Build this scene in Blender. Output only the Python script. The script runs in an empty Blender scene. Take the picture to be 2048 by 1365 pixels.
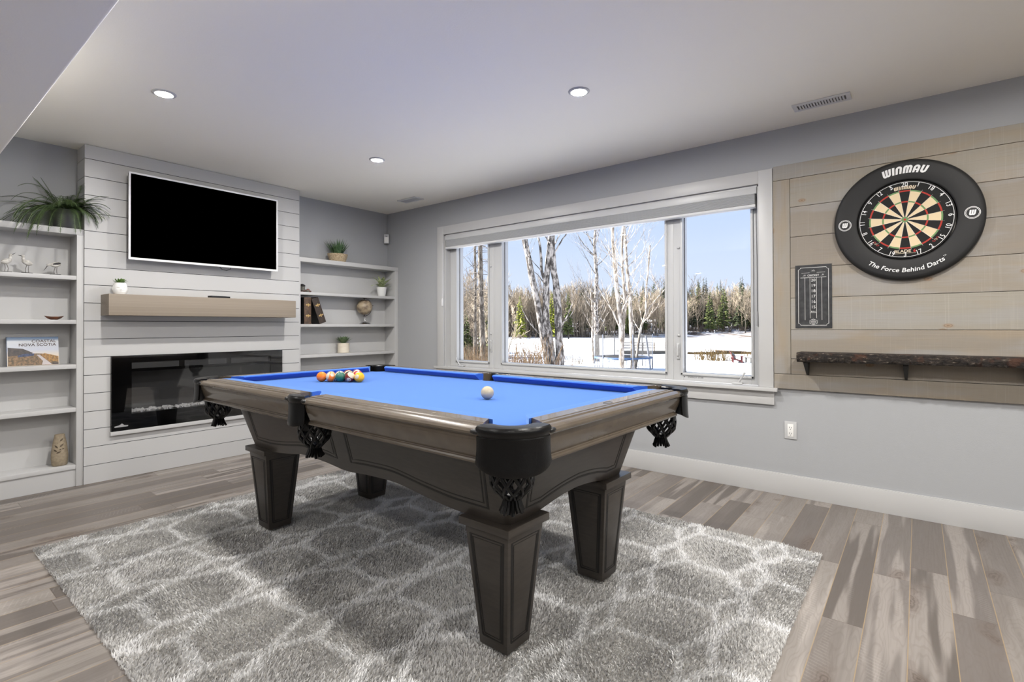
import bpy, bmesh, math, random
import numpy as np
from mathutils import Vector, Matrix
random.seed(7)
PI = math.pi
sc = bpy.context.scene
COL = sc.collection
H = 2.44

# ---------------------------------------------------------------- materials
def lin(c):
    return tuple(((x / 255) / 12.92 if x / 255 <= .04045 else ((x / 255 + .055) / 1.055) ** 2.4) for x in c)
class NT:
    def __init__(s, mat):
        s.t = mat.node_tree
    def n(s, ty, ins=None, **kw):
        nd = s.t.nodes.new(ty)
        for k, v in kw.items(): setattr(nd, k, v)
        for k, v in (ins or {}).items(): s.put(nd.inputs[k], v)
        return nd
    def put(s, sock, v):
        if isinstance(v, bpy.types.NodeSocket): s.t.links.new(v, sock)
        elif isinstance(v, (tuple, list)) and len(v) == 3 and sock.type == 'RGBA': sock.default_value = (*v, 1)
        else: sock.default_value = v
    def m(s, op, a, b=0.0, c=0.0, clamp=False):
        nd = s.n('ShaderNodeMath', operation=op, use_clamp=clamp)
        for i, v in enumerate((a, b, c)): s.put(nd.inputs[i], v)
        return nd.outputs[0]
    def ss(s, v, lo, hi):
        nd = s.n('ShaderNodeMapRange', interpolation_type='SMOOTHSTEP')
        for k, x in (('Value', v), ('From Min', lo), ('From Max', hi)): s.put(nd.inputs[k], x)
        return nd.outputs[0]
    def mix(s, f, a, b, blend='MIX'):
        nd = s.n('ShaderNodeMix', data_type='RGBA', blend_type=blend)
        s.put(nd.inputs[0], f); s.put(nd.inputs[6], a); s.put(nd.inputs[7], b)
        return nd.outputs[2]
    def xyz(s, x, y, z=0.0):
        nd = s.n('ShaderNodeCombineXYZ')
        for i, v in enumerate((x, y, z)): s.put(nd.inputs[i], v)
        return nd.outputs[0]
    def sep(s, v):
        nd = s.n('ShaderNodeSeparateXYZ'); s.put(nd.inputs[0], v); return nd.outputs
    def obj(s):
        return s.n('ShaderNodeTexCoord').outputs['Object']
    def noise(s, v, scale=5.0, detail=4.0, rough=.5, dim='3D'):
        nd = s.n('ShaderNodeTexNoise', noise_dimensions=dim)
        s.put(nd.inputs['Vector'], v); nd.inputs['Scale'].default_value = scale
        nd.inputs['Detail'].default_value = detail; nd.inputs['Roughness'].default_value = rough
        return nd.outputs['Fac']
    def white(s, v):
        nd = s.n('ShaderNodeTexWhiteNoise', noise_dimensions='3D'); s.put(nd.inputs['Vector'], v); return nd.outputs['Value']
    def ramp(s, f, stops):
        nd = s.n('ShaderNodeValToRGB'); s.put(nd.inputs[0], f)
        el = nd.color_ramp.elements
        while len(el) < len(stops): el.new(.5)
        for e, (p, c) in zip(el, stops): e.position = p; e.color = (*c, 1)
        return nd.outputs[0]
    def bump(s, h, strength=.3, dist=.01):
        nd = s.n('ShaderNodeBump'); s.put(nd.inputs['Height'], h)
        nd.inputs['Strength'].default_value = strength; nd.inputs['Distance'].default_value = dist
        return nd.outputs[0]
def mat(name, c, rough=.5, metal=0.0, spec=.5, coat=0.0, sheen=0.0, noise=None, bump=None):
    m = bpy.data.materials.new(name); m.use_nodes = True
    b = m.node_tree.nodes['Principled BSDF']
    b.inputs['Base Color'].default_value = (*lin(c), 1); b.inputs['Roughness'].default_value = rough
    b.inputs['Metallic'].default_value = metal; b.inputs['Specular IOR Level'].default_value = spec
    b.inputs['Coat Weight'].default_value = coat; b.inputs['Sheen Weight'].default_value = sheen
    if noise or bump:
        t = NT(m); o = t.obj()
        if noise:
            c2, scale = noise[0], noise[1]
            st = noise[2] if len(noise) > 2 else (1, 1, 1)
            mp = t.n('ShaderNodeMapping'); t.put(mp.inputs[0], o); mp.inputs['Scale'].default_value = st
            f = t.ss(t.noise(mp.outputs[0], scale, 5), .32, .68)
            t.put(b.inputs['Base Color'], t.mix(f, lin(c), lin(c2)))
        if bump: t.put(b.inputs['Normal'], t.bump(t.noise(o, bump[0], 4), bump[1], bump[2] if len(bump) > 2 else .01))
    return m
def emit(name, c, s):
    m = bpy.data.materials.new(name); m.use_nodes = True
    b = m.node_tree.nodes['Principled BSDF']
    b.inputs['Base Color'].default_value = (.8, .8, .8, 1)
    b.inputs['Emission Color'].default_value = (*lin(c), 1); b.inputs['Emission Strength'].default_value = s
    return m
def P(m): return m.node_tree.nodes['Principled BSDF']

M = {}
M['wall'] = mat('wall_paint', (163, 165, 168), .7, bump=(180, .06))
M['white'] = mat('white_trim_paint', (187, 187, 187), .38)
M['shelfwhite'] = mat('white_shelf_paint', (186, 186, 186), .45)
M['ceil'] = mat('ceiling_paint', (246, 242, 231), .9, bump=(120, .05))
M['soffit'] = mat('bulkhead_paint', (246, 244, 238), .9, bump=(120, .05))
M['pvc'] = mat('white_vinyl', (190, 191, 192), .35)
M['black'] = mat('black_plastic', (18, 18, 19), .4)
M['matblack'] = mat('black_paint', (14, 14, 15), .6)
M['gap'] = mat('dark_joint', (70, 70, 72), .8)
M['steel'] = mat('chrome', (190, 190, 192), .15, metal=1)
M['leather'] = mat('black_leather', (7, 7, 8), .3, spec=.35, bump=(260, .12, .004))
M['cloth'] = mat('blue_baize', (36, 82, 176), .9, spec=.2, sheen=.9, noise=((34, 78, 170), 300))
P(M['cloth']).inputs['Sheen Tint'].default_value = (.35, .62, 1, 1); P(M['cloth']).inputs['Sheen Roughness'].default_value = .45
M['rail'] = mat('taupe_stained_wood', (90, 81, 70), .27, coat=.3, noise=((84, 75, 65), 5, (3, 3, 3)))
M['body'] = mat('shaded_taupe_wood', (60, 55, 50), .34, coat=.1, noise=((54, 49, 45), 8, (2, 2, 14)))  # rail finish again, darkened: shade on cabinet and legs put into the colour
M['groove'] = mat('dark_glaze', (20, 18, 17), .5)
M['pearl'] = mat('pearl_inlay', (140, 132, 120), .3)
M['screen'] = mat('tv_screen', (4, 4, 5), .12)
M['tvwhite'] = mat('white_gloss_frame', (225, 226, 228), .25)
M['greyplastic'] = mat('grey_plastic', (150, 150, 152), .4)
M['mantel'] = mat('pale_oak', (140, 129, 116), .55, noise=((132, 121, 107), 7, (11, 0, 13)))
M['slate'] = mat('chalk_slate', (40, 41, 43), .7, noise=((56, 57, 59), 30))
M['chalk'] = mat('chalk_white', (215, 215, 213), .8)
M['foam'] = mat('black_foam', (22, 22, 23), .62, bump=(400, .1, .003))
M['sisal_b'] = mat('black_sisal', (13, 13, 13), .8, bump=(500, .2, .002))
M['sisal_c'] = mat('cream_sisal', (216, 196, 162), .85, bump=(500, .2, .002))
M['sisal_r'] = mat('red_sisal', (168, 54, 44), .85)
M['sisal_g'] = mat('green_sisal', (104, 138, 92), .85)
M['wire'] = mat('white_wire', (226, 226, 226), .4)
M['redprint'] = mat('red_print', (186, 40, 36), .6)
M['beigeprint'] = mat('beige_print', (205, 190, 165), .7)
M['iron'] = mat('black_iron', (16, 16, 16), .45)
M['louvre'] = mat('louvre_white', (214, 214, 214), .5)
M['louvredark'] = mat('louvre_dark', (105, 105, 106), .8)
M['pot_grey'] = mat('charcoal_pot', (78, 78, 80), .5)
M['fern'] = mat('fern_green', (54, 74, 40), .55, noise=((82, 100, 58), 30))
M['leaf'] = mat('leaf_green', (78, 112, 52), .5, noise=((112, 142, 72), 40))
M['grassblade'] = mat('grass_green', (52, 84, 50), .5, noise=((90, 118, 78), 40))
M['leafcream'] = mat('leaf_variegated', (104, 132, 74), .5, noise=((206, 212, 168), 42))
M['succ'] = mat('succulent_green', (84, 108, 76), .5, noise=((118, 138, 100), 40))
M['soil'] = mat('soil', (52, 42, 34), .9)
M['basket'] = mat('woven_basket', (196, 178, 148), .8, noise=((150, 130, 100), 90, (1, 1, 2)), bump=(120, .6))
M['cream'] = mat('cream_ceramic', (222, 214, 198), .6, noise=((210, 200, 182), 40, (.4, .4, 6)))
M['porcelain'] = mat('white_porcelain', (232, 232, 230), .35)
M['brown'] = mat('brown_leather', (98, 74, 56), .55, noise=((70, 56, 46), 40))
M['darkbook'] = mat('dark_brown_leather', (66, 54, 46), .55, noise=((52, 44, 40), 40))
M['gold'] = mat('gold_foil', (206, 172, 112), .35, metal=.6)
M['page'] = mat('aged_paper', (196, 182, 156), .8)
M['bronze'] = mat('dark_bronze', (70, 62, 54), .35, metal=.7)
M['globe'] = mat('sepia_globe', (104, 88, 74), .4, noise=((176, 160, 134), 16))
M['clay'] = mat('taupe_stoneware', (152, 139, 118), .75, noise=((138, 125, 105), 60))
M['claydark'] = mat('leaf_cutout', (74, 64, 52), .9)
M['woodbowl'] = mat('carved_brown_wood', (130, 78, 48), .45, noise=((86, 50, 32), 50))
M['birdwhite'] = mat('whitewashed_wood', (214, 212, 206), .7, noise=((176, 172, 166), 60))
M['birddark'] = mat('dark_painted_wood', (40, 38, 38), .6)
M['stone_red'] = mat('reddish_stone', (122, 74, 66), .7, noise=((66, 58, 54), 60))
M['stone_grey'] = mat('grey_stone', (112, 112, 104), .7, noise=((60, 58, 54), 60))
M['snow'] = mat('snow', (244, 245, 248), .8, spec=.2, noise=((236, 238, 244), .6))
M['cord'] = mat('white_cord', (218, 218, 220), .6)
M['lens'] = emit('lamp_lens', (255, 252, 246), 6.0)
M['ember'] = mat('crystal_embers', (225, 225, 226), .3)
M['fireback'] = mat('grey_firebox', (92, 92, 93), .5)
M['ventgrey'] = mat('grey_grille', (72, 72, 73), .6)

def two_sided(m):
    return m
# floor -----------------------------------------------------------------------
def floor_mat():
    m = bpy.data.materials.new('laminate_planks'); m.use_nodes = True; t = NT(m); b = P(m)
    x, y, z = t.sep(t.obj())
    xs = t.m('SUBTRACT', t.m('DIVIDE', x, .132), .606)
    row = t.m('FLOOR', xs); fx = t.m('FRACT', xs)
    ys = t.m('ADD', t.m('DIVIDE', y, 1.22), t.m('MULTIPLY', t.white(t.xyz(row, 3.7, 1.1)), 7.0))
    col = t.m('FLOOR', ys); fy = t.m('FRACT', ys)
    r1 = t.white(t.xyz(row, col, 0.5)); r2 = t.white(t.xyz(row, col, 9.5))
    gx = t.m('ADD', x, t.m('MULTIPLY', r1, 37.0)); gy = t.m('ADD', y, t.m('MULTIPLY', r2, 53.0))
    base = t.ramp(r1, [(0, lin((88, 82, 77))), (.35, lin((105, 99, 95))), (.7, lin((123, 117, 112))), (1, lin((139, 133, 127)))])
    # lengthwise sapwood streaks inside a plank
    s1 = t.ss(t.noise(t.xyz(t.m('MULTIPLY', gx, 9.0), t.m('MULTIPLY', gy, .55)), 1.6, 2), .46, .56)
    base = t.mix(t.m('MULTIPLY', s1, .5), base, t.mix(t.ss(r2, .3, .7), lin((102, 95, 90)), lin((166, 159, 153))))
    # cathedral rings: contour lines of a stretched noise
    nf = t.noise(t.xyz(t.m('MULTIPLY', gx, 5.5), t.m('MULTIPLY', gy, 1.15)), 1.7, 2.5)
    ring = t.m('SINE', t.m('MULTIPLY', nf, 125.0))
    base = t.mix(t.m('MULTIPLY', t.ss(ring, .1, 1.0), .17), base, lin((92, 82, 76)))
    fine = t.noise(t.xyz(t.m('MULTIPLY', gx, 150.0), t.m('MULTIPLY', gy, 5.0)), 1.0, 3)
    base = t.mix(t.m('MULTIPLY', t.ss(fine, .45, .75), .16), base, lin((98, 88, 82)))
    # chatter marks
    ch = t.m('SINE', t.m('MULTIPLY', t.m('ADD', gy, t.m('MULTIPLY', gx, .35)), 330.0))
    chm = t.ss(t.noise(t.xyz(t.m('MULTIPLY', gx, 8), gy), 1.8, 1), .6, .68)
    base = t.mix(t.m('MULTIPLY', t.m('MULTIPLY', t.ss(ch, .2, 1), chm), .06), base, lin((225, 220, 214)))
    # knots
    wv = t.noise(t.xyz(gx, gy), 7, 3)
    vo = t.n('ShaderNodeTexVoronoi', voronoi_dimensions='2D', feature='F1')
    t.put(vo.inputs['Vector'], t.xyz(t.m('ADD', t.m('MULTIPLY', gx, 6.5), t.m('MULTIPLY', wv, .9)), t.m('ADD', t.m('MULTIPLY', gy, 1.6), t.m('MULTIPLY', wv, .9))))
    vo.inputs['Scale'].default_value = 1
    keep = t.ss(t.sep(vo.outputs['Color'])[0], .72, .74)
    d = vo.outputs['Distance']
    k1 = t.m('MULTIPLY', t.m('SUBTRACT', 1.0, t.ss(d, .03, .34)), keep)
    kr = t.m('MULTIPLY', t.ss(t.m('SINE', t.m('MULTIPLY', d, 90.0)), -.2, 1), k1)
    base = t.mix(t.m('MULTIPLY', k1, .62), base, lin((96, 84, 76)))
    base = t.mix(t.m('MULTIPLY', t.m('MULTIPLY', kr, k1), .5), base, lin((62, 52, 46)))
    # seams
    ex = t.m('MINIMUM', fx, t.m('SUBTRACT', 1.0, fx)); ey = t.m('MINIMUM', fy, t.m('SUBTRACT', 1.0, fy))
    sx = t.m('SUBTRACT', 1.0, t.ss(ex, .006, .016)); sy = t.m('SUBTRACT', 1.0, t.ss(ey, .0007, .0016))
    base = t.mix(t.m('MULTIPLY', sx, .8), base, lin((150, 130, 100)))
    base = t.mix(t.m('MULTIPLY', sy, .7), base, lin((84, 74, 66)))
    t.put(b.inputs['Base Color'], base)
    t.put(b.inputs['Roughness'], t.m('ADD', .36, t.m('MULTIPLY', fine, .16)))
    b.inputs['Specular IOR Level'].default_value = .45
    t.put(b.inputs['Normal'], t.bump(t.m('SUBTRACT', t.m('MULTIPLY', fine, .12), t.m('ADD', sx, sy)), .25, .002))
    return m
M['floor'] = floor_mat()
def boards_mat():
    m = bpy.data.materials.new('whitewashed_boards'); m.use_nodes = True; t = NT(m); b = P(m)
    x, y, z = t.sep(t.obj())
    rnd = t.n('ShaderNodeObjectInfo').outputs['Random']
    u = t.m('ADD', x, t.m('MULTIPLY', rnd, 31.0)); v = t.m('ADD', z, t.m('MULTIPLY', rnd, 17.0))
    base = t.ramp(rnd, [(0, lin((136, 128, 118))), (.5, lin((144, 136, 124))), (1, lin((149, 144, 134)))])
    patch = t.ss(t.noise(t.xyz(t.m('MULTIPLY', u, 1.2), t.m('MULTIPLY', v, 6.0)), 1.3, 3), .45, .62)
    base = t.mix(t.m('MULTIPLY', patch, .6), base, lin((150, 148, 146)))
    p2 = t.ss(t.noise(t.xyz(u, t.m('MULTIPLY', v, 4.0), 5.0), 1.7, 3), .52, .7)
    base = t.mix(t.m('MULTIPLY', p2, .5), base, lin((154, 138, 116)))
    g = t.noise(t.xyz(t.m('MULTIPLY', u, 3.0), t.m('MULTIPLY', v, 110.0)), 1.0, 4)
    base = t.mix(t.m('MULTIPLY', t.ss(g, .5, .8), .28), base, lin((132, 116, 98)))
    saw = t.noise(t.xyz(t.m('MULTIPLY', u, 160.0), t.m('MULTIPLY', v, 2.0)), 1.0, 2)
    base = t.mix(t.m('MULTIPLY', t.ss(saw, .55, .8), .12), base, lin((205, 200, 190)))
    vo = t.n('ShaderNodeTexVoronoi', voronoi_dimensions='2D', feature='F1')
    t.put(vo.inputs['Vector'], t.xyz(t.m('MULTIPLY', u, 2.6), t.m('MULTIPLY', v, 5.0))); vo.inputs['Scale'].default_value = 1
    keep = t.ss(t.sep(vo.outputs['Color'])[1], .66, .68); d = vo.outputs['Distance']
    k = t.m('MULTIPLY', t.m('SUBTRACT', 1.0, t.ss(d, .02, .085)), keep)
    kr = t.m('MULTIPLY', t.ss(t.m('SINE', t.m('MULTIPLY', d, 170.0)), -.3, 1), k)
    base = t.mix(t.m('MULTIPLY', k, .55), base, lin((150, 116, 82)))
    base = t.mix(t.m('MULTIPLY', kr, .6), base, lin((104, 80, 58)))
    t.put(b.inputs['Base Color'], base); b.inputs['Roughness'].default_value = .7
    t.put(b.inputs['Normal'], t.bump(t.m('ADD', g, saw), .25, .003))
    return m
M['boards'] = boards_mat()
def rug_mat():
    m = bpy.data.materials.new('shag_pile'); m.use_nodes = True; t = NT(m); b = P(m)
    a = t.n('ShaderNodeAttribute', attribute_name='tone').outputs['Fac']
    r = t.n('ShaderNodeAttribute', attribute_name='vary').outputs['Fac']
    grey = t.mix(r, lin((174, 173, 172)), lin((213, 212, 210)))
    white = t.mix(r, lin((223, 223, 223)), lin((238, 238, 238)))
    t.put(b.inputs['Base Color'], t.mix(a, grey, white)); b.inputs['Roughness'].default_value = .95
    b.inputs['Specular IOR Level'].default_value = .1; b.inputs['Sheen Weight'].default_value = .2
    return m
M['rug'] = rug_mat()
M['rugback'] = mat('rug_backing', (150, 147, 142), .95)
def glass_mat(name, tint, refl):
    m = bpy.data.materials.new(name); m.use_nodes = True; t = NT(m); nt = m.node_tree
    nt.nodes.remove(P(m)); out = nt.nodes['Material Output']
    tr = t.n('ShaderNodeBsdfTransparent', {'Color': tint}); gl = t.n('ShaderNodeBsdfGlossy', {'Roughness': .0, 'Color': (1.0, 1.0, 1.0)})
    bf = t.n('ShaderNodeNewGeometry').outputs['Backfacing']
    fr = t.n('ShaderNodeFresnel', {'IOR': t.m('SUBTRACT', 1.5, t.m('MULTIPLY', bf, 1.5-1/1.5))}).outputs[0]
    mx = t.n('ShaderNodeMixShader'); t.put(mx.inputs[0], t.m('MULTIPLY', fr, refl, clamp=True)); t.put(mx.inputs[1], tr.outputs[0]); t.put(mx.inputs[2], gl.outputs[0])
    t.put(out.inputs[0], mx.outputs[0]); return m
M['glass'] = glass_mat('window_glass', (.98, .985, .985), .25)
M['fireglass'] = glass_mat('smoked_glass', (.8, .8, .8), 1.4)
M['net'] = bpy.data.materials.new('trampoline_net'); M['net'].use_nodes = True
_t = NT(M['net']); _tr = _t.n('ShaderNodeBsdfTransparent'); _mx = _t.n('ShaderNodeMixShader', {0: .5})
_t.put(P(M['net']).inputs['Base Color'], lin((66, 65, 64))); _t.put(_mx.inputs[1], _tr.outputs[0]); _t.put(_mx.inputs[2], P(M['net']).outputs[0])
_t.put(M['net'].node_tree.nodes['Material Output'].inputs[0], _mx.outputs[0])
def bark_live():
    m = bpy.data.materials.new('rough_bark'); m.use_nodes = True; t = NT(m); b = P(m); o = t.obj()
    mp = t.n('ShaderNodeMapping'); t.put(mp.inputs[0], o); mp.inputs['Scale'].default_value = (1, 3, 3)
    n1 = t.noise(mp.outputs[0], 26, 6, .7); n2 = t.noise(o, 9, 3)
    c = t.ramp(n1, [(.35, lin((20, 16, 14))), (.52, lin((46, 38, 33))), (.62, lin((80, 69, 60))), (.70, lin((196, 184, 168)))])
    c = t.mix(t.m('MULTIPLY', t.ss(n2, .6, .68), .35), c, lin((110, 62, 36)))
    t.put(b.inputs['Base Color'], c); b.inputs['Roughness'].default_value = .75
    t.put(b.inputs['Normal'], t.bump(n1, 1.0, .02)); return m
M['bark_live'] = bark_live()
def tree_bark(name, c1, c2, sc_=14, st=(1, 1, .4)):
    m = bpy.data.materials.new(name); m.use_nodes = True; t = NT(m); b = P(m); o = t.obj()
    mp = t.n('ShaderNodeMapping'); t.put(mp.inputs[0], o); mp.inputs['Scale'].default_value = st
    n1 = t.noise(mp.outputs[0], sc_, 5, .65)
    t.put(b.inputs['Base Color'], t.mix(t.ss(n1, .42, .62), lin(c1), lin(c2))); b.inputs['Roughness'].default_value = .9
    b.inputs['Specular IOR Level'].default_value = .1
    return m
M['bark_maple'] = tree_bark('maple_bark', (66, 62, 59), (168, 162, 156), 9)
M['bark_birch'] = tree_bark('birch_bark', (112, 103, 94), (190, 182, 172), 6)
M['bark_far'] = tree_bark('pale_far_bark', (124, 114, 98), (170, 158, 140), .7)
M['bark_far2'] = tree_bark('grey_far_bark', (108, 98, 86), (150, 138, 122), .7)
M['bark_spruce'] = tree_bark('spruce_bark', (69, 63, 57), (123, 117, 109), 8)
M['needle'] = mat('spruce_needles', (59, 70, 42), .8, spec=.1, noise=((89, 95, 55), 2.5))
M['needle_y'] = mat('yellow_green_needles', (95, 105, 39), .8, spec=.1, noise=((126, 129, 55), 2.5))
M['needle_d'] = mat('dark_spruce_needles', (49, 58, 43), .8, spec=.1, noise=((75, 82, 59), 2.5))
M['drygrass'] = mat('dry_grass', (85, 71, 47), .9, spec=.1)
M['stems'] = mat('brown_stems', (82, 65, 50), .9, spec=.1, noise=((115, 99, 78), 6))
M['floor_forest'] = mat('forest_floor', (215, 216, 221), .9, spec=.1, noise=((86, 73, 62), .22, (1, 1, 1)))
M['redwood'] = mat('red_painted_wood', (85, 26, 26), .6)
M['weathered'] = mat('weathered_wood', (101, 86, 69), .8, noise=((81, 66, 51), 3))
M['greywood'] = mat('grey_wood', (74, 73, 69), .8)
M['bluepad'] = mat('blue_vinyl', (62, 85, 119), .5)
M['galv'] = mat('galvanised', (103, 111, 125), .5)
M['whitepaint'] = mat('white_painted_metal', (152, 157, 168), .5)
M['greycushion'] = mat('grey_outdoor_cushion', (93, 95, 98), .8)
M['shade'] = mat('grey_shade_fabric', (214, 215, 216), .9, spec=.1)

# ---------------------------------------------------------------- mesh helpers
ORG = {}
class MB:
    def __init__(s): s.v = []; s.f = []; s.mi = []
    def add(s, vs, fs, m=0, T=None):
        o = len(s.v)
        for v in vs: s.v.append(tuple(T @ Vector(v)) if T is not None else tuple(v))
        for f in fs: s.f.append([i + o for i in f]); s.mi.append(m)
        return s
    def box(s, x0, x1, y0, y1, z0, z1, m=0, T=None):
        if x0 > x1: x0, x1 = x1, x0
        if y0 > y1: y0, y1 = y1, y0
        if z0 > z1: z0, z1 = z1, z0
        return s.add([(x0,y0,z0),(x1,y0,z0),(x1,y1,z0),(x0,y1,z0),(x0,y0,z1),(x1,y0,z1),(x1,y1,z1),(x0,y1,z1)],
                     [(0,3,2,1),(4,5,6,7),(0,1,5,4),(1,2,6,5),(2,3,7,6),(3,0,4,7)], m, T)
    def lathe(s, prof, c=(0,0,0), n=24, m=0, T=None, sx=1, sy=1, cap=True):
        vs = []; fs = []
        for r, z in prof:
            for k in range(n):
                a = 2*PI*k/n; vs.append((c[0]+r*sx*math.cos(a), c[1]+r*sy*math.sin(a), c[2]+z))
        for i in range(len(prof)-1):
            for k in range(n):
                k2 = (k+1) % n; fs.append((i*n+k, i*n+k2, (i+1)*n+k2, (i+1)*n+k))
        if cap: fs.append(tuple(range(n-1, -1, -1))); fs.append(tuple((len(prof)-1)*n+k for k in range(n)))
        return s.add(vs, fs, m, T)
    def sphere(s, c, r, n=16, m=0, T=None, sc_=(1,1,1)):
        h = max(6, n//2); prof = [(max(1e-4, r*math.sin(PI*i/h)), -r*math.cos(PI*i/h)) for i in range(h+1)]
        vs = []; fs = []
        for rr, z in prof:
            for k in range(n):
                a = 2*PI*k/n; vs.append((c[0]+rr*sc_[0]*math.cos(a), c[1]+rr*sc_[1]*math.sin(a), c[2]+z*sc_[2]))
        for i in range(h):
            for k in range(n): fs.append((i*n+k, i*n+(k+1)%n, (i+1)*n+(k+1)%n, (i+1)*n+k))
        return s.add(vs, fs, m, T)
    def tube(s, pts, r, n=6, m=0, cap=True, T=None, closed=False):
        pts = [Vector(p) for p in pts]; N = len(pts)
        rs = r if isinstance(r, (list, tuple)) else [r]*N
        vs = []; fs = []; up = None
        for i, p in enumerate(pts):
            if closed: d = pts[(i+1) % N] - pts[i-1]
            else: d = pts[min(i+1, N-1)] - pts[max(i-1, 0)]
            if d.length < 1e-9: d = Vector((0,0,1))
            d.normalize()
            if up is None: up = d.orthogonal().normalized()
            up = (up - d*up.dot(d))
            up = up.normalized() if up.length > 1e-6 else d.orthogonal().normalized()
            w = d.cross(up)
            for k in range(n):
                a = 2*PI*k/n; vs.append(tuple(p + (up*math.cos(a) + w*math.sin(a))*rs[i]))
        R = N if closed else N-1
        for i in range(R):
            j = (i+1) % N
            for k in range(n): fs.append((i*n+k, i*n+(k+1)%n, j*n+(k+1)%n, j*n+k))
        if cap and not closed: fs.append(tuple(range(n-1,-1,-1))); fs.append(tuple((N-1)*n+k for k in range(n)))
        return s.add(vs, fs, m, T)
    def prism(s, poly, f0, f1, m=0, T=None):       # poly: 2-D points; f0/f1 map (u,v) -> 3-D near / far face
        n = len(poly); vs = [f0(*p) for p in poly] + [f1(*p) for p in poly]
        fs = [tuple(range(n)), tuple(range(2*n-1, n-1, -1))] + [((k+1) % n, k, n+k, n+(k+1) % n) for k in range(n)]
        return s.add(vs, fs, m, T)
    def sweep(s, prof, path, m=0, T=None, caps=True):   # prof list of (u,z), path list of (origin, outward dir) in plan
        n = len(prof); vs = []; fs = []
        for (o, d) in path:
            for u, z in prof: vs.append((o[0]+d[0]*u, o[1]+d[1]*u, z))
        for i in range(len(path)-1):
            for k in range(n): fs.append((i*n+k, i*n+(k+1)%n, (i+1)*n+(k+1)%n, (i+1)*n+k))
        if caps: fs.append(tuple(range(n-1,-1,-1))); fs.append(tuple((len(path)-1)*n+k for k in range(n)))
        return s.add(vs, fs, m, T)
    def quad(s, a, b, c, d, m=0): return s.add([a,b,c,d], [(0,1,2,3)], m)
    def build(s, name, mats, parent=None, org=None, smooth=None, bevel=0.0, seg=2):
        if parent is not None: o = ORG[parent]
        else: o = Vector(org if org is not None else (0,0,0))
        me = bpy.data.meshes.new(name)
        me.from_pydata([(v[0]-o[0], v[1]-o[1], v[2]-o[2]) for v in s.v], [], s.f)
        mats = mats if isinstance(mats, (list, tuple)) else [mats]
        for m in mats: me.materials.append(M[m] if isinstance(m, str) else m)
        me.polygons.foreach_set('material_index', s.mi)
        bm = bmesh.new(); bm.from_mesh(me)
        if len(s.f) < 60000: bmesh.ops.recalc_face_normals(bm, faces=bm.faces)
        if bevel > 0:
            es = [e for e in bm.edges if len(e.link_faces) == 2 and e.calc_face_angle(0) > .5]
            bmesh.ops.bevel(bm, geom=es, offset=bevel, segments=seg, profile=.6, affect='EDGES', clamp_overlap=True)
        bm.to_mesh(me); bm.free()
        if smooth is not None or bevel > 0:
            me.polygons.foreach_set('use_smooth', [True]*len(me.polygons)); me.set_sharp_from_angle(angle=math.radians(smooth or 35))
        ob = bpy.data.objects.new(name, me); COL.objects.link(ob)
        if parent is not None: ob.parent = parent; ORG[ob] = o
        else: ob.location = o; ORG[ob] = o
        return ob
def tag(o, label, cat, group=None, kind=None):
    o['label'] = label; o['category'] = cat
    if group: o['group'] = group
    if kind: o['kind'] = kind
    return o
def thing(name, label, cat, base, group=None, rot=0):
    o = bpy.data.objects.new(name, None); COL.objects.link(o); o.location = base; o.empty_display_size = .05
    o.rotation_euler = (0,0,rot); ORG[o] = Vector(base)
    return tag(o, label, cat, group)
def struct(o, label, cat=None):
    o['kind'] = 'structure'; o['label'] = label
    if cat: o['category'] = cat
    return o
def dup(root, loc, rot=None, scale=None, label=None):
    r = root.copy(); COL.objects.link(r); r.location = loc
    if rot is not None: r.rotation_euler = (0,0,rot)
    if scale: r.scale = scale if isinstance(scale, tuple) else (scale,)*3
    if label: r['label'] = label
    for ch in list(root.children):
        c = ch.copy(); COL.objects.link(c); c.parent = r
        for g in list(ch.children):
            d = g.copy(); COL.objects.link(d); d.parent = c
    return r
_tc = {}
def text_geo(s, size=1.0, offset=0.0, res=3, align='CENTER'):
    key = (s, offset, res, align)
    if key not in _tc:
        cu = bpy.data.curves.new('t', 'FONT'); cu.body = s; cu.size = 1.0; cu.offset = offset; cu.resolution_u = res
        cu.align_x = align; cu.align_y = 'CENTER'
        ob = bpy.data.objects.new('t', cu); COL.objects.link(ob)
        dg = bpy.context.evaluated_depsgraph_get(); dg.update()
        me = ob.evaluated_get(dg).to_mesh()
        _tc[key] = ([tuple(v.co) for v in me.vertices], [tuple(p.vertices) for p in me.polygons])
        ob.evaluated_get(dg).to_mesh_clear(); bpy.data.objects.remove(ob); bpy.data.curves.remove(cu)
    v, f = _tc[key]
    return [(a*size, b*size) for a, b, c in v], f
def put_text(mb, s, fn, size, m=0, offset=0.0, res=3, align='CENTER', sx=1.0, shear=0.0):
    v, f = text_geo(s, size, offset, res, align)
    mb.add([fn(a*sx + b*shear, b) for a, b in v], f, m)

# ---------------------------------------------------------------- room shell
XR, YL = 8.2, -7.2          # far right wall and the wall behind the camera
BE = -3.30                  # bulkhead edge
mb = MB().box(-.2, XR+.2, YL-.2, .25, -.15, 0)
struct(mb.build('floor', 'floor'), 'grey brown knotty laminate plank floor')
mb = MB().box(-.2, XR+.2, YL-.2, .25, H, H+.2)
struct(mb.build('ceiling', 'ceil'), 'flat white plaster ceiling with recessed lights')
mb = MB().box(0, XR, YL, BE, 2.15, H)
struct(mb.build('ceiling_bulkhead', 'soffit', bevel=.013, seg=4), 'lowered grey white bulkhead across the upper left corner')
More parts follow.
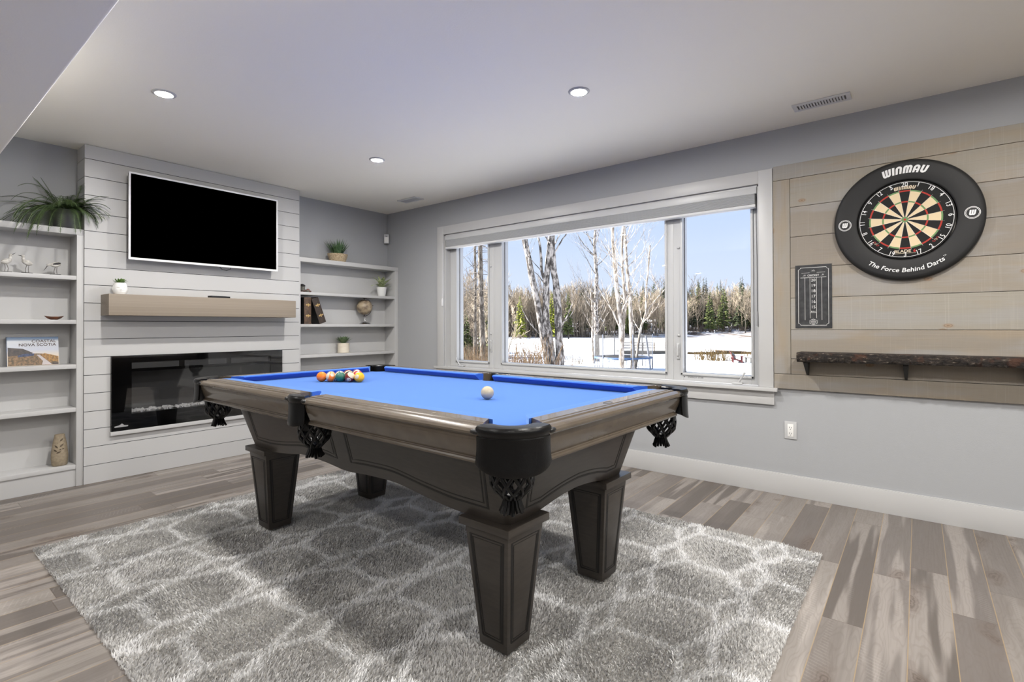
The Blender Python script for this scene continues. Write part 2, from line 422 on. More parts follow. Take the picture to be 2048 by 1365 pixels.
# window wall with opening 0.957..4.02 x 0.705..2.09
WX0, WX1, WZ0, WZ1 = .957, 4.02, .69, 2.09
mb = MB()
mb.box(-.2, WX0, 0, .22, 0, H).box(WX1, XR+.2, 0, .22, 0, H).box(WX0, WX1, 0, .22, 0, WZ0).box(WX0, WX1, 0, .22, WZ1, H)
struct(mb.build('wall_window', 'wall'), 'pale grey painted wall around the wide window')
struct(MB().box(-.2, 0, YL, 0, 0, H).build('wall_fireplace', 'wall'), 'pale grey painted wall behind the shelving and chimney breast')
struct(MB().box(-.2, XR+.2, YL-.2, YL, 0, H).build('wall_rear', 'wall'), 'pale grey painted wall behind the viewer')
struct(MB().box(XR, XR+.2, YL, 0, 0, H).build('wall_right', 'wall'), 'pale grey painted end wall')
mb = MB().box(.205, XR, -.016, -.0005, 0, .135).box(.205, XR, -.011, -.0005, .135, .1403)
struct(mb.build('baseboard_window', 'white', bevel=.0015), 'tall white baseboard under the window wall')

# window casing, stool, apron
mb = MB().box(.866, WX0, -.022, -.0005, .707, 2.178).box(WX1, 4.108, -.022, -.0005, .707, 2.178).box(WX0, WX1, -.022, -.0005, WZ1, 2.178)
struct(mb.build('trim_1', 'white', bevel=.002), 'flat white casing around the window')
mb = MB().box(.842, 4.134, -.052, -.0005, .683, .7065).box(WX0, WX1, -.001, .07, .683, .7065)
struct(mb.build('trim_2', 'white', bevel=.003), 'white window stool ledge')
struct(MB().box(.862, 4.110, -.02, -.0005, .592, .683).build('trim_3', 'white', bevel=.002), 'white apron board below the window ledge')
mb = MB().box(WX0-.0005, WX0+.012, 0, .07, .7065, WZ1).box(WX1-.012, WX1+.0005, 0, .07, .7065, WZ1).box(WX0, WX1, 0, .07, WZ1-.012, WZ1+.0005)
struct(mb.build('trim_4', 'white'), 'white jamb liner inside the window opening')

def sash(mb, x0, x1, gx0, gx1, gz0, gz1, Y0, Y1, step=True):
    z0, z1 = .7065, WZ1-.012
    mb.box(x0, gx0, Y0, Y1, z0, z1).box(gx1, x1, Y0, Y1, z0, z1).box(gx0, gx1, Y0, Y1, z0, gz0).box(gx0, gx1, Y0, Y1, gz1, z1)
    if step:
        s_ = .017
        mb.box(gx0-s_, gx0+.0, Y0-.012, Y0, gz0-s_, gz1).box(gx1, gx1+s_, Y0-.012, Y0, gz0-s_, gz1).box(gx0-s_, gx1+s_, Y0-.012, Y0, gz0-s_, gz0)
def window(n, x0, x1, gx0, gx1, label):
    w = bpy.data.objects.new('window_%d' % n, None); COL.objects.link(w); w.location = ((x0+x1)/2, .1, .7065); ORG[w] = Vector(w.location)
    struct(w, label, None)
    mb = MB(); sash(mb, x0, x1, gx0, gx1, .768, 2.03, .07, .16); mb.build('window_frame', 'pvc', w, bevel=.003)
    MB().box(gx0-.004, gx1+.004, .108, .112, .764, 2.034).build('glass', 'glass', w)
    mb = MB().box(gx0-.001, gx0+.004, .1, .106, .764, 2.03).box(gx1-.004, gx1+.001, .1, .106, .764, 2.03).box(gx0, gx1, .1, .106, .763, .768)
    mb.build('gasket', 'gap', w)
    return w
w1 = window(1, .969, 1.575, 1.076, 1.506, 'narrow left casement pane facing the close trees')
w2 = window(2, 1.575, 3.392, 1.690, 3.328, 'wide middle picture pane facing the lake')
w3 = window(3, 3.392, 4.008, 3.467, 3.950, 'narrow right casement pane facing the red chair')
mb = MB()
put_text(mb, 'ENERGY STAR', lambda a, b: (3.56+a, .0695, .735+b), .018, 0)
mb.box(3.472, 3.478, .069, .07, .732, .741)
mb.build('maker_print', 'gap', w3)
def crank(w, x, s):
    mb = MB().box(x-.035, x+.035, .035, .069, .708, .722); mb.build('crank_base', 'pvc', w, bevel=.004)
    mb = MB().tube([(x+.01*s, .045, .722), (x+.02*s, .035, .735), (x+.05*s, .03, .785)], [.008, .006, .006], 8).sphere((x+.052*s, .03, .79), .009, 10)
    mb.build('crank_handle', 'pvc', w, smooth=50)
crank(w3, 3.86, 1); crank(w1, 1.15, -1)
def lock(w, x, z):
    mb = MB().box(x-.012, x+.012, .06, .07, z-.06, z+.06).box(x-.006, x+.006, .045, .062, z-.035, z+.05)
    mb.build('lock_lever', 'pvc', w, bevel=.003)
lock(w3, 3.43, .93); lock(w1, 1.545, .93)
for w, x in ((w3, 3.435), (w1, 1.54)):
    for z in (1.05, 1.72):
        MB().sphere((x, .066, z), .008, 10, sc_=(1.5, 1, 1)).build('frame_clip', 'pvc', w, smooth=60)
# cellular blind
bl = thing('cellular_blind', 'raised grey pleated cellular shade across the top of the window', 'blind', (2.488, .03, 1.94))
MB().box(.972, 4.006, -.008, .05, 2.03, 2.077).build('headrail', 'pvc', bl, bevel=.004)
prof = []
nz = 9
for k in range(nz):
    z0 = 1.957 + k*(2.03-1.957)/nz; dz = (2.03-1.957)/nz
    prof += [(-.004, z0), (-.016, z0+dz*.5)]
prof += [(-.004, 2.03), (.04, 2.03)]
for k in reversed(range(nz)):
    z0 = 1.957 + k*(2.03-1.957)/nz; dz = (2.03-1.957)/nz
    prof += [(.052, z0+dz*.5), (.04, z0)]
mb = MB(); n = len(prof)
vs = [(.985, u, z) for u, z in prof] + [(3.993, u, z) for u, z in prof]
mb.add(vs, [tuple(range(n)), tuple(range(2*n-1, n-1, -1))] + [((k+1) % n, k, n+k, n+(k+1) % n) for k in range(n)])
mb.build('pleated_fabric', 'shade', bl)
MB().box(.98, 3.998, -.012, .046, 1.938, 1.957).build('bottom_rail', 'shade', bl, bevel=.004)
mb = MB().tube([(.952, -.024, 2.0), (.95, -.027, 1.7), (.949, -.027, 1.42)], .002, 6); mb.build('cord', 'cord', bl)
MB().lathe([(.004, .07), (.010, .05), (.011, .0), (.006, -.012)], (.949, -.027, 1.35), 12).build('tassel', 'cord', bl, smooth=50)
mb = MB().tube([(4.0, .0, 2.03), (4.006, -.002, 1.6), (4.006, -.002, 1.15)], .0022, 6); mb.build('wand', 'gap', bl)
MB().lathe([(.004, .1), (.006, .05), (.006, 0), (.004, -.004)], (4.006, -.002, 1.12), 10).build('wand_grip', 'greyplastic', bl, smooth=50)

# ---------------------------------------------------------------- chimney breast with shiplap
CX, C0, C1 = .207, -2.825, -1.203
FY0, FY1, FZ0, FZ1 = -2.56, -1.45, .40, .87   # firebox hole
mb = MB()
mb.box(.0005, CX-.012, C0+.012, FY0, 0, H).box(.0005, CX-.012, FY1, C1-.012, 0, H).box(.0005, CX-.012, FY0, FY1, 0, FZ0).box(.0005, CX-.012, FY0, FY1, FZ1, H)
g = .0022
zs = [.0, .132, .264, .392, .520, .650, .780, .910, 1.040, 1.170, 1.300, 1.430, 1.559, 1.689, 1.818, 1.947, 2.076, 2.206, 2.337, H-.002]
for a, b_ in zip(zs[:-1], zs[1:]):
    a += g; b_ -= g
    cuts = [(C0, C1)] if (b_ < FZ0 or a > FZ1) else [(C0, FY0), (FY1, C1)]
    for y0, y1 in cuts: mb.box(CX-.012, CX, y0, y1, a, b_)
    mb.box(.0005, CX-.012, C0, C0+.012, a, b_).box(.0005, CX-.012, C1-.012, C1, a, b_)
for z in zs[1:-1]:                       # shadow gaps between boards
    for y0, y1 in ([(C0+.002, C1-.002)] if (z < FZ0-.005 or z > FZ1+.005) else [(C0+.002, FY0), (FY1, C1-.002)]):
        mb.box(CX-.012, CX-.006, y0, y1, z-g, z+g, 1)
    mb.box(.001, CX-.013, C0+.006, C0+.012, z-g, z+g, 1)
struct(mb.build('wall_chimney', ['white', 'gap']), 'white shiplap chimney breast')

# electric fireplace
fp = thing('electric_fireplace', 'long black glass electric fireplace set in the white shiplap', 'fireplace', (.207, -2.03, .326))
mb = MB().box(CX-.19, CX-.185, FY0+.002, FY1-.002, FZ0+.002, FZ1-.002).box(CX-.19, CX-.001, FY0+.001, FY0+.004, FZ0+.002, FZ1-.002).box(CX-.19, CX-.001, FY1-.004, FY1-.001, FZ0+.002, FZ1-.002)
mb.box(CX-.19, CX-.001, FY0+.004, FY1-.004, FZ0+.002, FZ0+.075).box(CX-.19, CX-.001, FY0+.004, FY1-.004, FZ1-.005, FZ1-.001)
mb.build('firebox', 'fireback', fp)
GX = CX+.02
mb = MB().box(CX+.0005, GX, -2.672, -2.547, .355, .912).box(CX+.0005, GX, -1.488, -1.383, .355, .912).box(CX+.0005, GX, -2.547, -1.488, .355, .475).box(CX+.0005, GX, -2.547, -1.488, .863, .912).box(CX+.0005, GX, -2.547, -1.488, .790, .812)
mb.build('front_border', 'screen', fp)
MB().box(CX+.004, GX+.004, -2.672, -1.383, .3555, .9115).build('glass_front', 'fireglass', fp)
for k in range(3):
    y0 = -2.545+k*.357; mb = MB().box(CX-.004, CX+.012, y0, y0+.315, .812, .856)
    for j in range(16): mb.box(CX+.012, CX+.0135, y0+.004, y0+.311, .8135+j*.0026, .8147+j*.0026)
    mb.build('heater_grille', 'ventgrey', fp)
mb = MB()
for k in range(260):
    y = random.uniform(FY0+.02, FY1-.04); r = random.uniform(.006, .014)
    T = Matrix.Translation((CX-.01-random.random()*.06, y, FZ0+.075+r*.6+random.random()*.006)) @ Matrix.Rotation(random.random()*6, 4, (random.random(), random.random(), 1))
    mb.box(-r, r, -r*.8, r*.8, -r*.7, r*.7, 0, T)
eb = mb.build('ember_bed', 'ember', fp); eb['kind'] = 'stuff'
MB().box(CX+.0005, GX+.004, -2.676, -1.383, .326, .3553).build('trim_strip', 'white', fp, bevel=.002)
mb = MB()
lx = GX+.0045
mb.prism([(-.04, 0), (.04, 0), (.043, .008), (.018, .012), (.004, .026), (-.006, .017), (-.02, .012), (-.043, .008)], lambda u, v: (lx, -2.612+u, .384+v), lambda u, v: (lx+.0006, -2.612+u, .384+v))
mb.build('maker_logo', 'greyplastic', fp)

# tv
tv = thing('television', 'white framed flat television mounted high on the shiplap chimney', 'television', (.207, -2.03, 1.62))
TX = .307; ty0, ty1, tz0, tz1 = -2.590, -1.466, 1.627, 2.279
MB().box(TX-.04, TX-.004, ty0+.004, ty1-.004, tz0+.002, tz1-.003).build('rear_shell', 'matblack', tv, bevel=.006)
bz = .013
mb = MB().box(TX-.012, TX, ty0, ty1, tz1-bz, tz1).box(TX-.012, TX, ty0, ty1, tz0, tz0+bz+.004).box(TX-.012, TX, ty0, ty0+bz, tz0+bz, tz1-bz).box(TX-.012, TX, ty1-bz, ty1, tz0+bz, tz1-bz)
mb.build('bezel', 'tvwhite', tv, bevel=.002)
MB().box(TX-.008, TX-.004, ty0+bz, ty1-bz, tz0+bz+.004, tz1-bz).build('screen', 'screen', tv)
mb = MB().box(CX+.0006, TX-.03, -2.2, -1.86, 1.75, 2.15); mb.build('wall_bracket', 'iron', tv)
mb = MB(); put_text(mb, 'LG', lambda a, b: (TX+.0006, -1.985+a, tz0+.009+b), .013, 0, .01)
mb.build('maker_logo', 'greyplastic', tv)
mb = MB().tube([(TX-.03, -1.95, tz0+.003), (TX-.03, -1.93, tz0-.018), (TX-.03, -1.895, tz0-.024), (TX-.03, -1.865, tz0-.012), (TX-.03, -1.86, tz0+.003)], .0025, 6)
mb.build('cable', 'black', tv)

# mantel and what stands on it
tag(MB().box(CX+.0005, .407, -2.731, -1.347, 1.209, 1.362).build('mantel_shelf', 'mantel', org=(.3, -2.04, 1.209), bevel=.003), 'thick pale oak beam mantel on the white shiplap', 'mantel')
MZ = 1.362
def blade(mb, base, d, L, w, droop, m=0, n=5, twist=0.0, fold=.15):
    """pointed leaf from base along horizontal dir/elev d, bending down"""
    p = Vector(base); d = Vector(d).normalized(); pts = [p.copy()]
    for i in range(n):
        p = p + d*(L/n); pts.append(p.copy()); d = (d + Vector((0,0,-droop/n))).normalized()
    side = (pts[1]-pts[0]).cross(Vector((0,0,1)))
    side = side.normalized() if side.length > 1e-5 else Vector((math.cos(twist), math.sin(twist), 0))
    vs = []; fs = []
    for i, q in enumerate(pts):
        t = i/n; ww = w*(math.sin(PI*min(1, .12+t*.88))**.8 if t < 1 else .02)
        up = Vector((0,0,1))*ww*fold
        vs += [tuple(q-side*ww+up), tuple(q), tuple(q+side*ww+up)]
    for i in range(n):
        a = i*3; fs += [(a, a+1, a+4, a+3), (a+1, a+2, a+5, a+4)]
    mb.add(vs, fs, m)
hp = thing('face_planter', 'small white head shaped planter with a green succulent on the mantel', 'planter', (.31, -2.642, MZ))
mb = MB(); n = 40; h = 24; vs = []; fs = []
for i in range(h+1):
    t = i/h; z = t*.086; r = .030+.014*math.sin(PI*min(1, t*.92+.05))**.7
    for k in range(n):
        a = 2*PI*k/n
        u = math.atan2(math.sin(a-.0), math.cos(a-.0))     # face looks along +X, turned slightly to the window
        rr = r
        rr += .007*math.exp(-(u/.16)**2-((t-.42)/.13)**2)                     # nose
        rr += .003*math.exp(-((abs(u)-.42)/.2)**2-((t-.62)/.05)**2)           # brows
        rr -= .0028*math.exp(-((abs(u)-.40)/.2)**2-((t-.52)/.05)**2)          # eye hollows
        rr += .0026*math.exp(-(u/.3)**2-((t-.24)/.035)**2)                    # lips
        rr -= .002*math.exp(-(u/.34)**2-((t-.315)/.02)**2)
        rr += .006*math.exp(-((abs(u)-1.6)/.16)**2-((t-.45)/.2)**2)           # ears
        if t > .78: rr += .0016*math.sin(a*12)*math.sin(t*70)                 # curls
        vs.append((.31+rr*math.cos(a), -2.642+rr*math.sin(a), MZ+z))
for i in range(h):
    for k in range(n): fs.append((i*n+k, i*n+(k+1)%n, (i+1)*n+(k+1)%n, (i+1)*n+k))
fs.append(tuple(range(n-1,-1,-1))); mb.add(vs, fs)
mb.build('head_pot', 'porcelain', hp, smooth=60)
MB().lathe([(.029, 0), (.029, .004)], (.31, -2.642, MZ+.078), 20).build('soil', 'soil', hp)
mb = MB()
for k in range(22):
    a = k*2.4; e = .5+.9*(1-k/22)
    blade(mb, (.31+.012*math.cos(a), -2.642+.012*math.sin(a), MZ+.078), (math.cos(a)*(1.2-e*.5), math.sin(a)*(1.2-e*.5), e), .045, .008, .2, fold=.3)
mb.build('succulent', 'leaf', hp)
rm = thing('remote_control', 'flat black remote control lying on the mantel', 'remote', (.34, -1.98, MZ))
T = Matrix.Translation((.345, -1.98, MZ)) @ Matrix.Rotation(.25, 4, 'Z')
MB().box(-.022, .022, -.085, .085, 0, .017, 0, T).build('case', 'black', rm, bevel=.003)
mb = MB()
for i in range(8):
    for j in range(3): mb.box(-.014+j*.011, -.007+j*.011, -.07+i*.017, -.062+i*.017, .017, .0185, 0, T)
mb.build('button_pad', 'greyplastic', rm)

# ---------------------------------------------------------------- bookcases
BX = .197
def bookcase(name, label, y0, y1, top, shelves, yl, yr, th):
    b = thing(name, label, 'bookcase', (.1, (y0+y1)/2, 0))
    MB().box(.001, .014, y0+.002, y1-.002, .02, top-.02).build('back_panel', 'shelfwhite', b)
    MB().box(.014, BX, y0+.0015, yl, .0005, top-.042).build('side_panel', 'shelfwhite', b, bevel=.0015)
    MB().box(.014, BX, yr, y1-.0015, .0005, top-.042).build('side_panel', 'shelfwhite', b, bevel=.0015)
    MB().box(.001, BX+.002, y0+.0015, y1-.0015, top-.042, top).build('top_board', 'shelfwhite', b, bevel=.002)
    for z in shelves: MB().box(.014, BX-.004, yl, yr, z-th, z).build('shelf', 'shelfwhite', b, bevel=.002)
    MB().box(BX-.03, BX-.012, yl, yr, .0005, shelves[-1]-th).build('plinth', 'shelfwhite', b)
    return b
bookcase('built_in_bookcase', 'white built in bookcase left of the fireplace with shorebirds and fern', -4.10, C0, 1.823, [1.490, 1.178, .862, .556, .152], -4.06, C0-.040, .029)
bookcase('built_in_bookcase', 'white built in bookcase in the corner right of the fireplace with globe', C1, 0, 1.800, [1.465, 1.151, .848, .545, .152], C1+.018, -.047, .028)

# fern
fn = thing('potted_fern', 'bushy green fern in a charcoal pot on top of the left bookcase', 'potted plant', (.105, -2.905, 1.823))
MB().lathe([(.062, 0), (.070, .01), (.085, .135), (.080, .135), (.074, .115)], (.105, -2.905, 1.823), 32).build('pot', 'pot_grey', fn, smooth=50)
mb = MB(); rnd = random.Random(3)
def clampf(p):
    x, y, z = p
    if y > C0-.012 and x < CX+.012:
        if z > 1.0: x = CX+.012+.2*(y-(C0-.012)) if y-(C0-.012) > .01 else x; y = y if x > CX else C0-.012
    x = max(x, .03)
    if x < BX+.006 and z < 1.826: z = 1.826
    return Vector((x, y, z))
def frond(a, e, L, droop):
    p = Vector((.105+.03*math.cos(a), -2.905+.03*math.sin(a), 1.955)); d = Vector((math.cos(a)*math.cos(e), math.sin(a)*math.cos(e), math.sin(e)))
    n = 22; pts = [p.copy()]
    for i in range(n):
        p = p+d*(L/n); pts.append(clampf(p)); d = (d+Vector((0,0,-droop/n*(.5+i/n)))).normalized()
    mb.tube(pts, [.0016]*(n)+[.0006], 3, 0, cap=False)
    for i in range(2, n):
        dd = (pts[i]-pts[i-1])
        if dd.length < 1e-5: continue
        dd.normalize(); s = dd.cross(Vector((0,0,1)))
        s = s.normalized() if s.length > 1e-3 else Vector((1,0,0))
        l = .029*math.sin(PI*(.12+.86*i/n))**.7+.004
        for sg in (-1, 1):
            for q_ in (0, .5):
                b0 = pts[i-1].lerp(pts[i], q_); tip = b0+s*sg*l+dd*l*.25+Vector((0,0,-.004))
                tip = clampf(tip)
                mb.add([tuple(b0-dd*.0015), tuple(b0+dd*.0015), tuple(tip)], [(0,1,2)], 0)
for k in range(64):
    a = 2*PI*k/64*2.618+rnd.uniform(-.2, .2); a = rnd.uniform(-PI, PI) if k % 3 == 0 else a
    c = math.sin(a)
    frond(a, rnd.uniform(.2, 1.1), rnd.uniform(.2, .32)*(1.1 if c < -.3 else .8), rnd.uniform(1.2, 3.2))
for k in range(18): frond(rnd.uniform(-1.7, -.55), rnd.uniform(.0, .5), rnd.uniform(.33, .46), rnd.uniform(1.6, 3.0))
for a, e, L, dr in ((-1.9, .25, .33, .5), (-1.7, .5, .33, 1.0), (-1.35, .15, .34, 1.2), (-.95, .2, .38, 2.0), (-.75, .1, .40, 2.2), (-.5, .1, .38, 2.6), (-.6, .2, .42, 2.2), (-.3, .1, .36, 2.8), (-.85, .0, .36, 2.2), (0.0, .15, .34, 3.0), (.15, .1, .3, 3.0), (.35, .4, .28, 2.8), (.7, .5, .27, 2.4), (-1.1, .2, .34, 2.6), (-1.2, .9, .26, .3), (.9, 1.25, .21, .2), (-2.2, 1.0, .26, .3), (-1.6, 1.15, .24, .3)):
    frond(a, e, L, dr)
ff = mb.build('fronds', 'fern', fn)
# shorebirds
def bird(x, y, z, face, bend, label):
    b = thing('shorebird_figurine', label, 'figurine', (x, y, z), 'shorebird figurines on the left bookcase')
    MB().box(x-.018, x+.018, y-.027, y+.027, z, z+.008).build('base', 'birddark', b, bevel=.001)
    s = face
    mb = MB()
    for dy in (-.007, .008): mb.tube([(x, y+dy, z+.008), (x, y+dy+.002*s, z+.03), (x, y+dy*.6-.003*s, z+.06)], .0014, 5)
    mb.build('legs', 'bronze', b)
    mb = MB()
    R = Matrix.Translation((x, y, z+.076)) @ Matrix.Rotation(.45*s*(-.6 if bend else 1), 4, 'X')
    mb.sphere((0, 0, 0), .019, 16, 0, R, (.75, 1.55, .95))
    if bend:
        mb.tube([(x, y+.020*s, z+.074), (x, y+.031*s, z+.075), (x, y+.037*s, z+.070)], [.011, .008, .007], 10); hc = (x, y+.040*s, z+.069); bk = (x, y+.062*s, z+.030)
    else:
        mb.tube([(x, y+.012*s, z+.084), (x, y+.020*s, z+.103), (x, y+.019*s, z+.115)], [.012, .008, .007], 10); hc = (x, y+.021*s, z+.119); bk = (x, y+.046*s, z+(.136 if s > 0 else .122))
    mb.sphere(hc, .0085, 12, 0, None, (.9, 1.15, 1))
    mb.build('body', 'birdwhite', b, smooth=60)
    MB().tube([hc, bk], [.003, .0008], 6).build('beak', 'birddark', b)
    mb = MB()
    for sg in (1,): mb.sphere((0.011*sg, -.006*s, .004), .014, 10, 0, R, (.35, 1.7, .6))
    mb.build('wing', 'birddark' if bend else 'birdwhite', b, smooth=60)
bird(.12, -3.214, 1.490, 1, False, 'white shorebird figurine at the left picture edge, long beak raised')
bird(.12, -3.112, 1.490, -1, False, 'plump white shorebird figurine between its two neighbours on the shelf')
bird(.12, -2.965, 1.490, -1, True, 'dark winged shorebird figurine bending its beak down to the shelf')
# carved bowl
bw = MB(); n = 28; vs = []; fs = []
prof = [(.012, 0), (.022, .004), (.034, .014), (.044, .022), (.041, .022), (.030, .013), (.015, .006), (.001, .005)]
for r, z in prof:
    for k in range(n):
        a = 2*PI*k/n; q = 1+.22*abs(math.cos(a))**6; vs.append((.12+r*.7*math.sin(a), -2.972+r*q*math.cos(a), 1.178+z+(.006*abs(math.cos(a))**4 if z > .015 else 0)))
for i in range(len(prof)-1):
    for k in range(n): fs.append((i*n+k, i*n+(k+1)%n, (i+1)*n+(k+1)%n, (i+1)*n+k))
fs.append(tuple(range(n-1,-1,-1))); bw.add(vs, fs)
tag(bw.build('carved_bowl', 'woodbowl', org=(.12, -2.972, 1.178), smooth=50), 'small brown carved wooden bowl on the left bookcase', 'bowl')
# coastal picture book
cb = thing('picture_book', 'landscape picture book about coasts standing upright on the left bookcase', 'book', (.09, -3.073, .862))
by0, by1, bz0, bz1 = -3.206, -2.941, .8625, 1.060
lean = lambda x, z: x-(z-bz0)*.16
def cbx(mb, x0, x1, y0, y1, z0, z1, m=0):
    mb.add([(lean(x0, z0), y0, z0), (lean(x1, z0), y0, z0), (lean(x1, z0), y1, z0), (lean(x0, z0), y1, z0), (lean(x0, z1), y0, z1), (lean(x1, z1), y0, z1), (lean(x1, z1), y1, z1), (lean(x0, z1), y1, z1)],
           [(0,3,2,1),(4,5,6,7),(0,1,5,4),(1,2,6,5),(2,3,7,6),(3,0,4,7)], m)
mb = MB(); cbx(mb, .082, .098, by0+.003, by1-.004, bz0+.003, bz1-.003); mb.build('pages', 'page', cb)
def print_mat(name, stops, y0=None, nz=None):
    m = bpy.data.materials.new(name); m.use_nodes = True; t = NT(m); z = t.sep(t.obj())[2]
    c = t.ramp(t.m('DIVIDE', z, .1975), stops)
    if nz: c = t.mix(t.ss(t.noise(t.obj(), nz[0], 5, .7), .45, .6), c, lin(nz[1]))
    t.put(P(m).inputs['Base Color'], c); P(m).inputs['Roughness'].default_value = .3; return m
sky = print_mat('printed_sky', [(.35, lin((214, 202, 186))), (.55, lin((186, 192, 206))), (.84, lin((190, 194, 200))), (.94, lin((92, 128, 168))), (1, lin((44, 78, 118)))])
mb = MB(); cbx(mb, .0985, .101, by0, by1, bz0, bz1); cbx(mb, .079, .0815, by0, by1, bz0, bz1, 1); cbx(mb, .079, .101, by0-.001, by0+.002, bz0, bz1, 1)
cov = mb.build('cover', [sky, mat('printed_navy', (46, 70, 104), .35)], cb)
field = mat('printed_field', (142, 112, 82), .4, noise=((84, 74, 56), 90)); gold_f = mat('printed_gold_grass', (176, 132, 70), .4, noise=((112, 84, 52), 90))
hill = mat('printed_hill', (58, 54, 56), .4, noise=((78, 70, 66), 60)); path = mat('printed_path', (188, 180, 180), .4); sea = mat('printed_sea', (70, 84, 122), .4, noise=((40, 46, 66), 80))
W, Hh = by1-by0, bz1-bz0
def art(poly, m, lift):
    mb.prism(poly, lambda u, v: (lean(.101, bz0+v*Hh)+lift, by0+u*W, bz0+v*Hh), lambda u, v: (lean(.101, bz0+v*Hh)+lift-.0004, by0+u*W, bz0+v*Hh), m)
mb = MB()
art([(.02, .01), (.99, .01), (.99, .3), (.75, .4), (.55, .42), (.4, .42), (.02, .38)], 0, .0004)
art([(.02, .34), (.25, .37), (.5, .43), (.42, .5), (.3, .59), (.12, .62), (.02, .64)], 1, .0006)
art([(.2, .3), (.5, .34), (.52, .42), (.35, .42), (.2, .36)], 2, .0008)
art([(.6, .37), (.72, .42), (.99, .3), (.99, .14), (.82, .12), (.7, .26)], 3, .0008)
art([(.56, .37), (.62, .37), (.86, .02), (.66, .02), (.68, .15)], 4, .001)
art([(.87, .02), (.99, .02), (.99, .075), (.87, .075)], 1, .0012)
mb.build('cover_picture', [field, hill, sea, gold_f, path], cb)
mb = MB()
def bt(s, yr_, z, size): put_text(mb, s, lambda a, b: (lean(.101, z+b)+.0007, yr_+a, z+b), size, 0, .010, align='RIGHT', sx=1.12)
bt('COASTAL', by1-.013, 1.029, .026); bt('NOVA SCOTIA', by1-.013, 1.004, .026)
mb.build('title_lettering', mat('printed_brown', (58, 32, 20), .5), cb)
# stoneware vase
vz = thing('stoneware_vase', 'taupe stoneware vase with leaf cut outs on the lowest left shelf', 'vase', (.12, -2.940, .152))
vp = [(.036, 0), (.043, .006), (.047, .05), (.047, .08), (.040, .15), (.029, .205), (.028, .220), (.023, .220), (.024, .20), (.035, .14)]
MB().lathe(vp, (.12, -2.940, .152), 32, sx=.8).build('body', 'clay', vz, smooth=50)
def vr(h): return float(np.interp(h, [p[1] for p in vp[:7]], [p[0] for p in vp[:7]]))
mb = MB()
for (u, h, rot, L) in ((.014, .182, .9, .013), (.016, .145, .8, .016), (.016, .118, .25, .017), (-.014, .138, 2.3, .016), (-.020, .112, 2.5, .015), (.0, .098, .4, .015)):
    pts = [(t*L, .0035*math.sin(PI*(t+1)/2)*s) for s in (1, -1) for t in ([-1, -.5, 0, .5, 1] if s == 1 else [.5, 0, -.5])]
    def vf(a, b, off):
        x_ = a*math.cos(rot)-b*math.sin(rot)*1.6+u; z_ = a*math.sin(rot)+b*math.cos(rot)*1.6+h
        r = vr(z_)+off; an = x_/r
        # faces the room, turned toward the viewer
        an = an-.25
        return (.12+.8*r*math.cos(an), -2.940+r*math.sin(an), .152+z_)
    mb.add([vf(a, b, .0006) for a, b in pts], [tuple(range(len(pts)))])
an = -.3; mb.lathe([(.0075, 0), (.0075, .0015)], (0,0,0), 14, 0, Matrix.Translation((.12+.8*.034*math.cos(an), -2.940+.034*math.sin(an), .152+.158)) @ Matrix.Rotation(PI/2, 4, 'Y'))
mb.build('leaf_cutouts', 'claydark', vz)

# right bookcase things
bp = thing('grass_planter', 'spiky green grass in a woven basket on top of the corner bookcase', 'potted plant', (.1, -.72, 1.80))
MB().lathe([(.078, 0), (.085, .01), (.105, .07), (.108, .085), (.096, .085), (.09, .07)], (.1, -.72, 1.80), 32, sx=.82).build('basket', 'basket', bp, smooth=60)
mb = MB(); rnd = random.Random(5)
for k in range(150):
    a = rnd.uniform(0, 2*PI); r = rnd.uniform(0, .06); e = rnd.uniform(.9, 1.5)
    blade(mb, (.1+r*.8*math.cos(a), -.72+r*math.sin(a), 1.87), (math.cos(a)*math.cos(e)*.8, math.sin(a)*math.cos(e), math.sin(e)), rnd.uniform(.11, .19), .0042, rnd.uniform(0, .7), n=3)
mb.build('grass_blades', 'grassblade', bp)
sp = thing('striped_plant', 'striped leafy plant in a white pot on the upper corner shelf', 'potted plant', (.105, -.162, 1.465))
MB().lathe([(.040, 0), (.043, .004), (.056, .1), (.056, .104), (.050, .104), (.047, .09)], (.105, -.162, 1.465), 28).build('pot', 'porcelain', sp, smooth=50)
mb = MB(); rnd = random.Random(9)
for k in range(22):
    a = k*2.399+.3; e = rnd.uniform(.3, 1.3)
    L = rnd.uniform(.15, .215) if math.sin(a) < .3 else rnd.uniform(.13, .16)
    if math.cos(a) < -.3: L *= .5
    blade(mb, (.105, -.162, 1.56), (math.cos(a)*math.cos(e), math.sin(a)*math.cos(e), math.sin(e)+.2), L, .019, rnd.uniform(.6, 1.5), n=6)
mb.build('leaves', 'leafcream', sp)
gl = thing('desk_globe', 'small sepia desk globe on a chrome stand on the middle corner shelf', 'globe', (.105, -.385, 1.151))
MB().lathe([(.062, 0), (.062, .004), (.05, .014), (.02, .022), (.012, .024)], (.105, -.385, 1.151), 28).build('base', 'steel', gl, smooth=50)
mb = MB().lathe([(.006, .022), (.010, .03), (.012, .04), (.008, .052), (.004, .06), (.003, .075)], (.105, -.385, 1.151), 16); mb.build('stem', 'steel', gl, smooth=50)
MB().sphere((.105, -.392, 1.338), .084, 36).build('sphere', 'globe', gl, smooth=80)
mb = MB(); gc = Vector((.105, -.392, 1.338)); R_ = .097
mb.tube([(gc.x, gc.y+R_*math.cos(a), gc.z+R_*math.sin(a)) for a in [math.radians(d) for d in range(-100, 101, 10)]], .0028, 6)
mb.tube([(gc.x, gc.y, gc.z+.084), (gc.x, gc.y, gc.z+.1)], .004, 6)
mb.tube([(gc.x, gc.y, gc.z-.1), (gc.x, gc.y, gc.z-.084)], .004, 6)
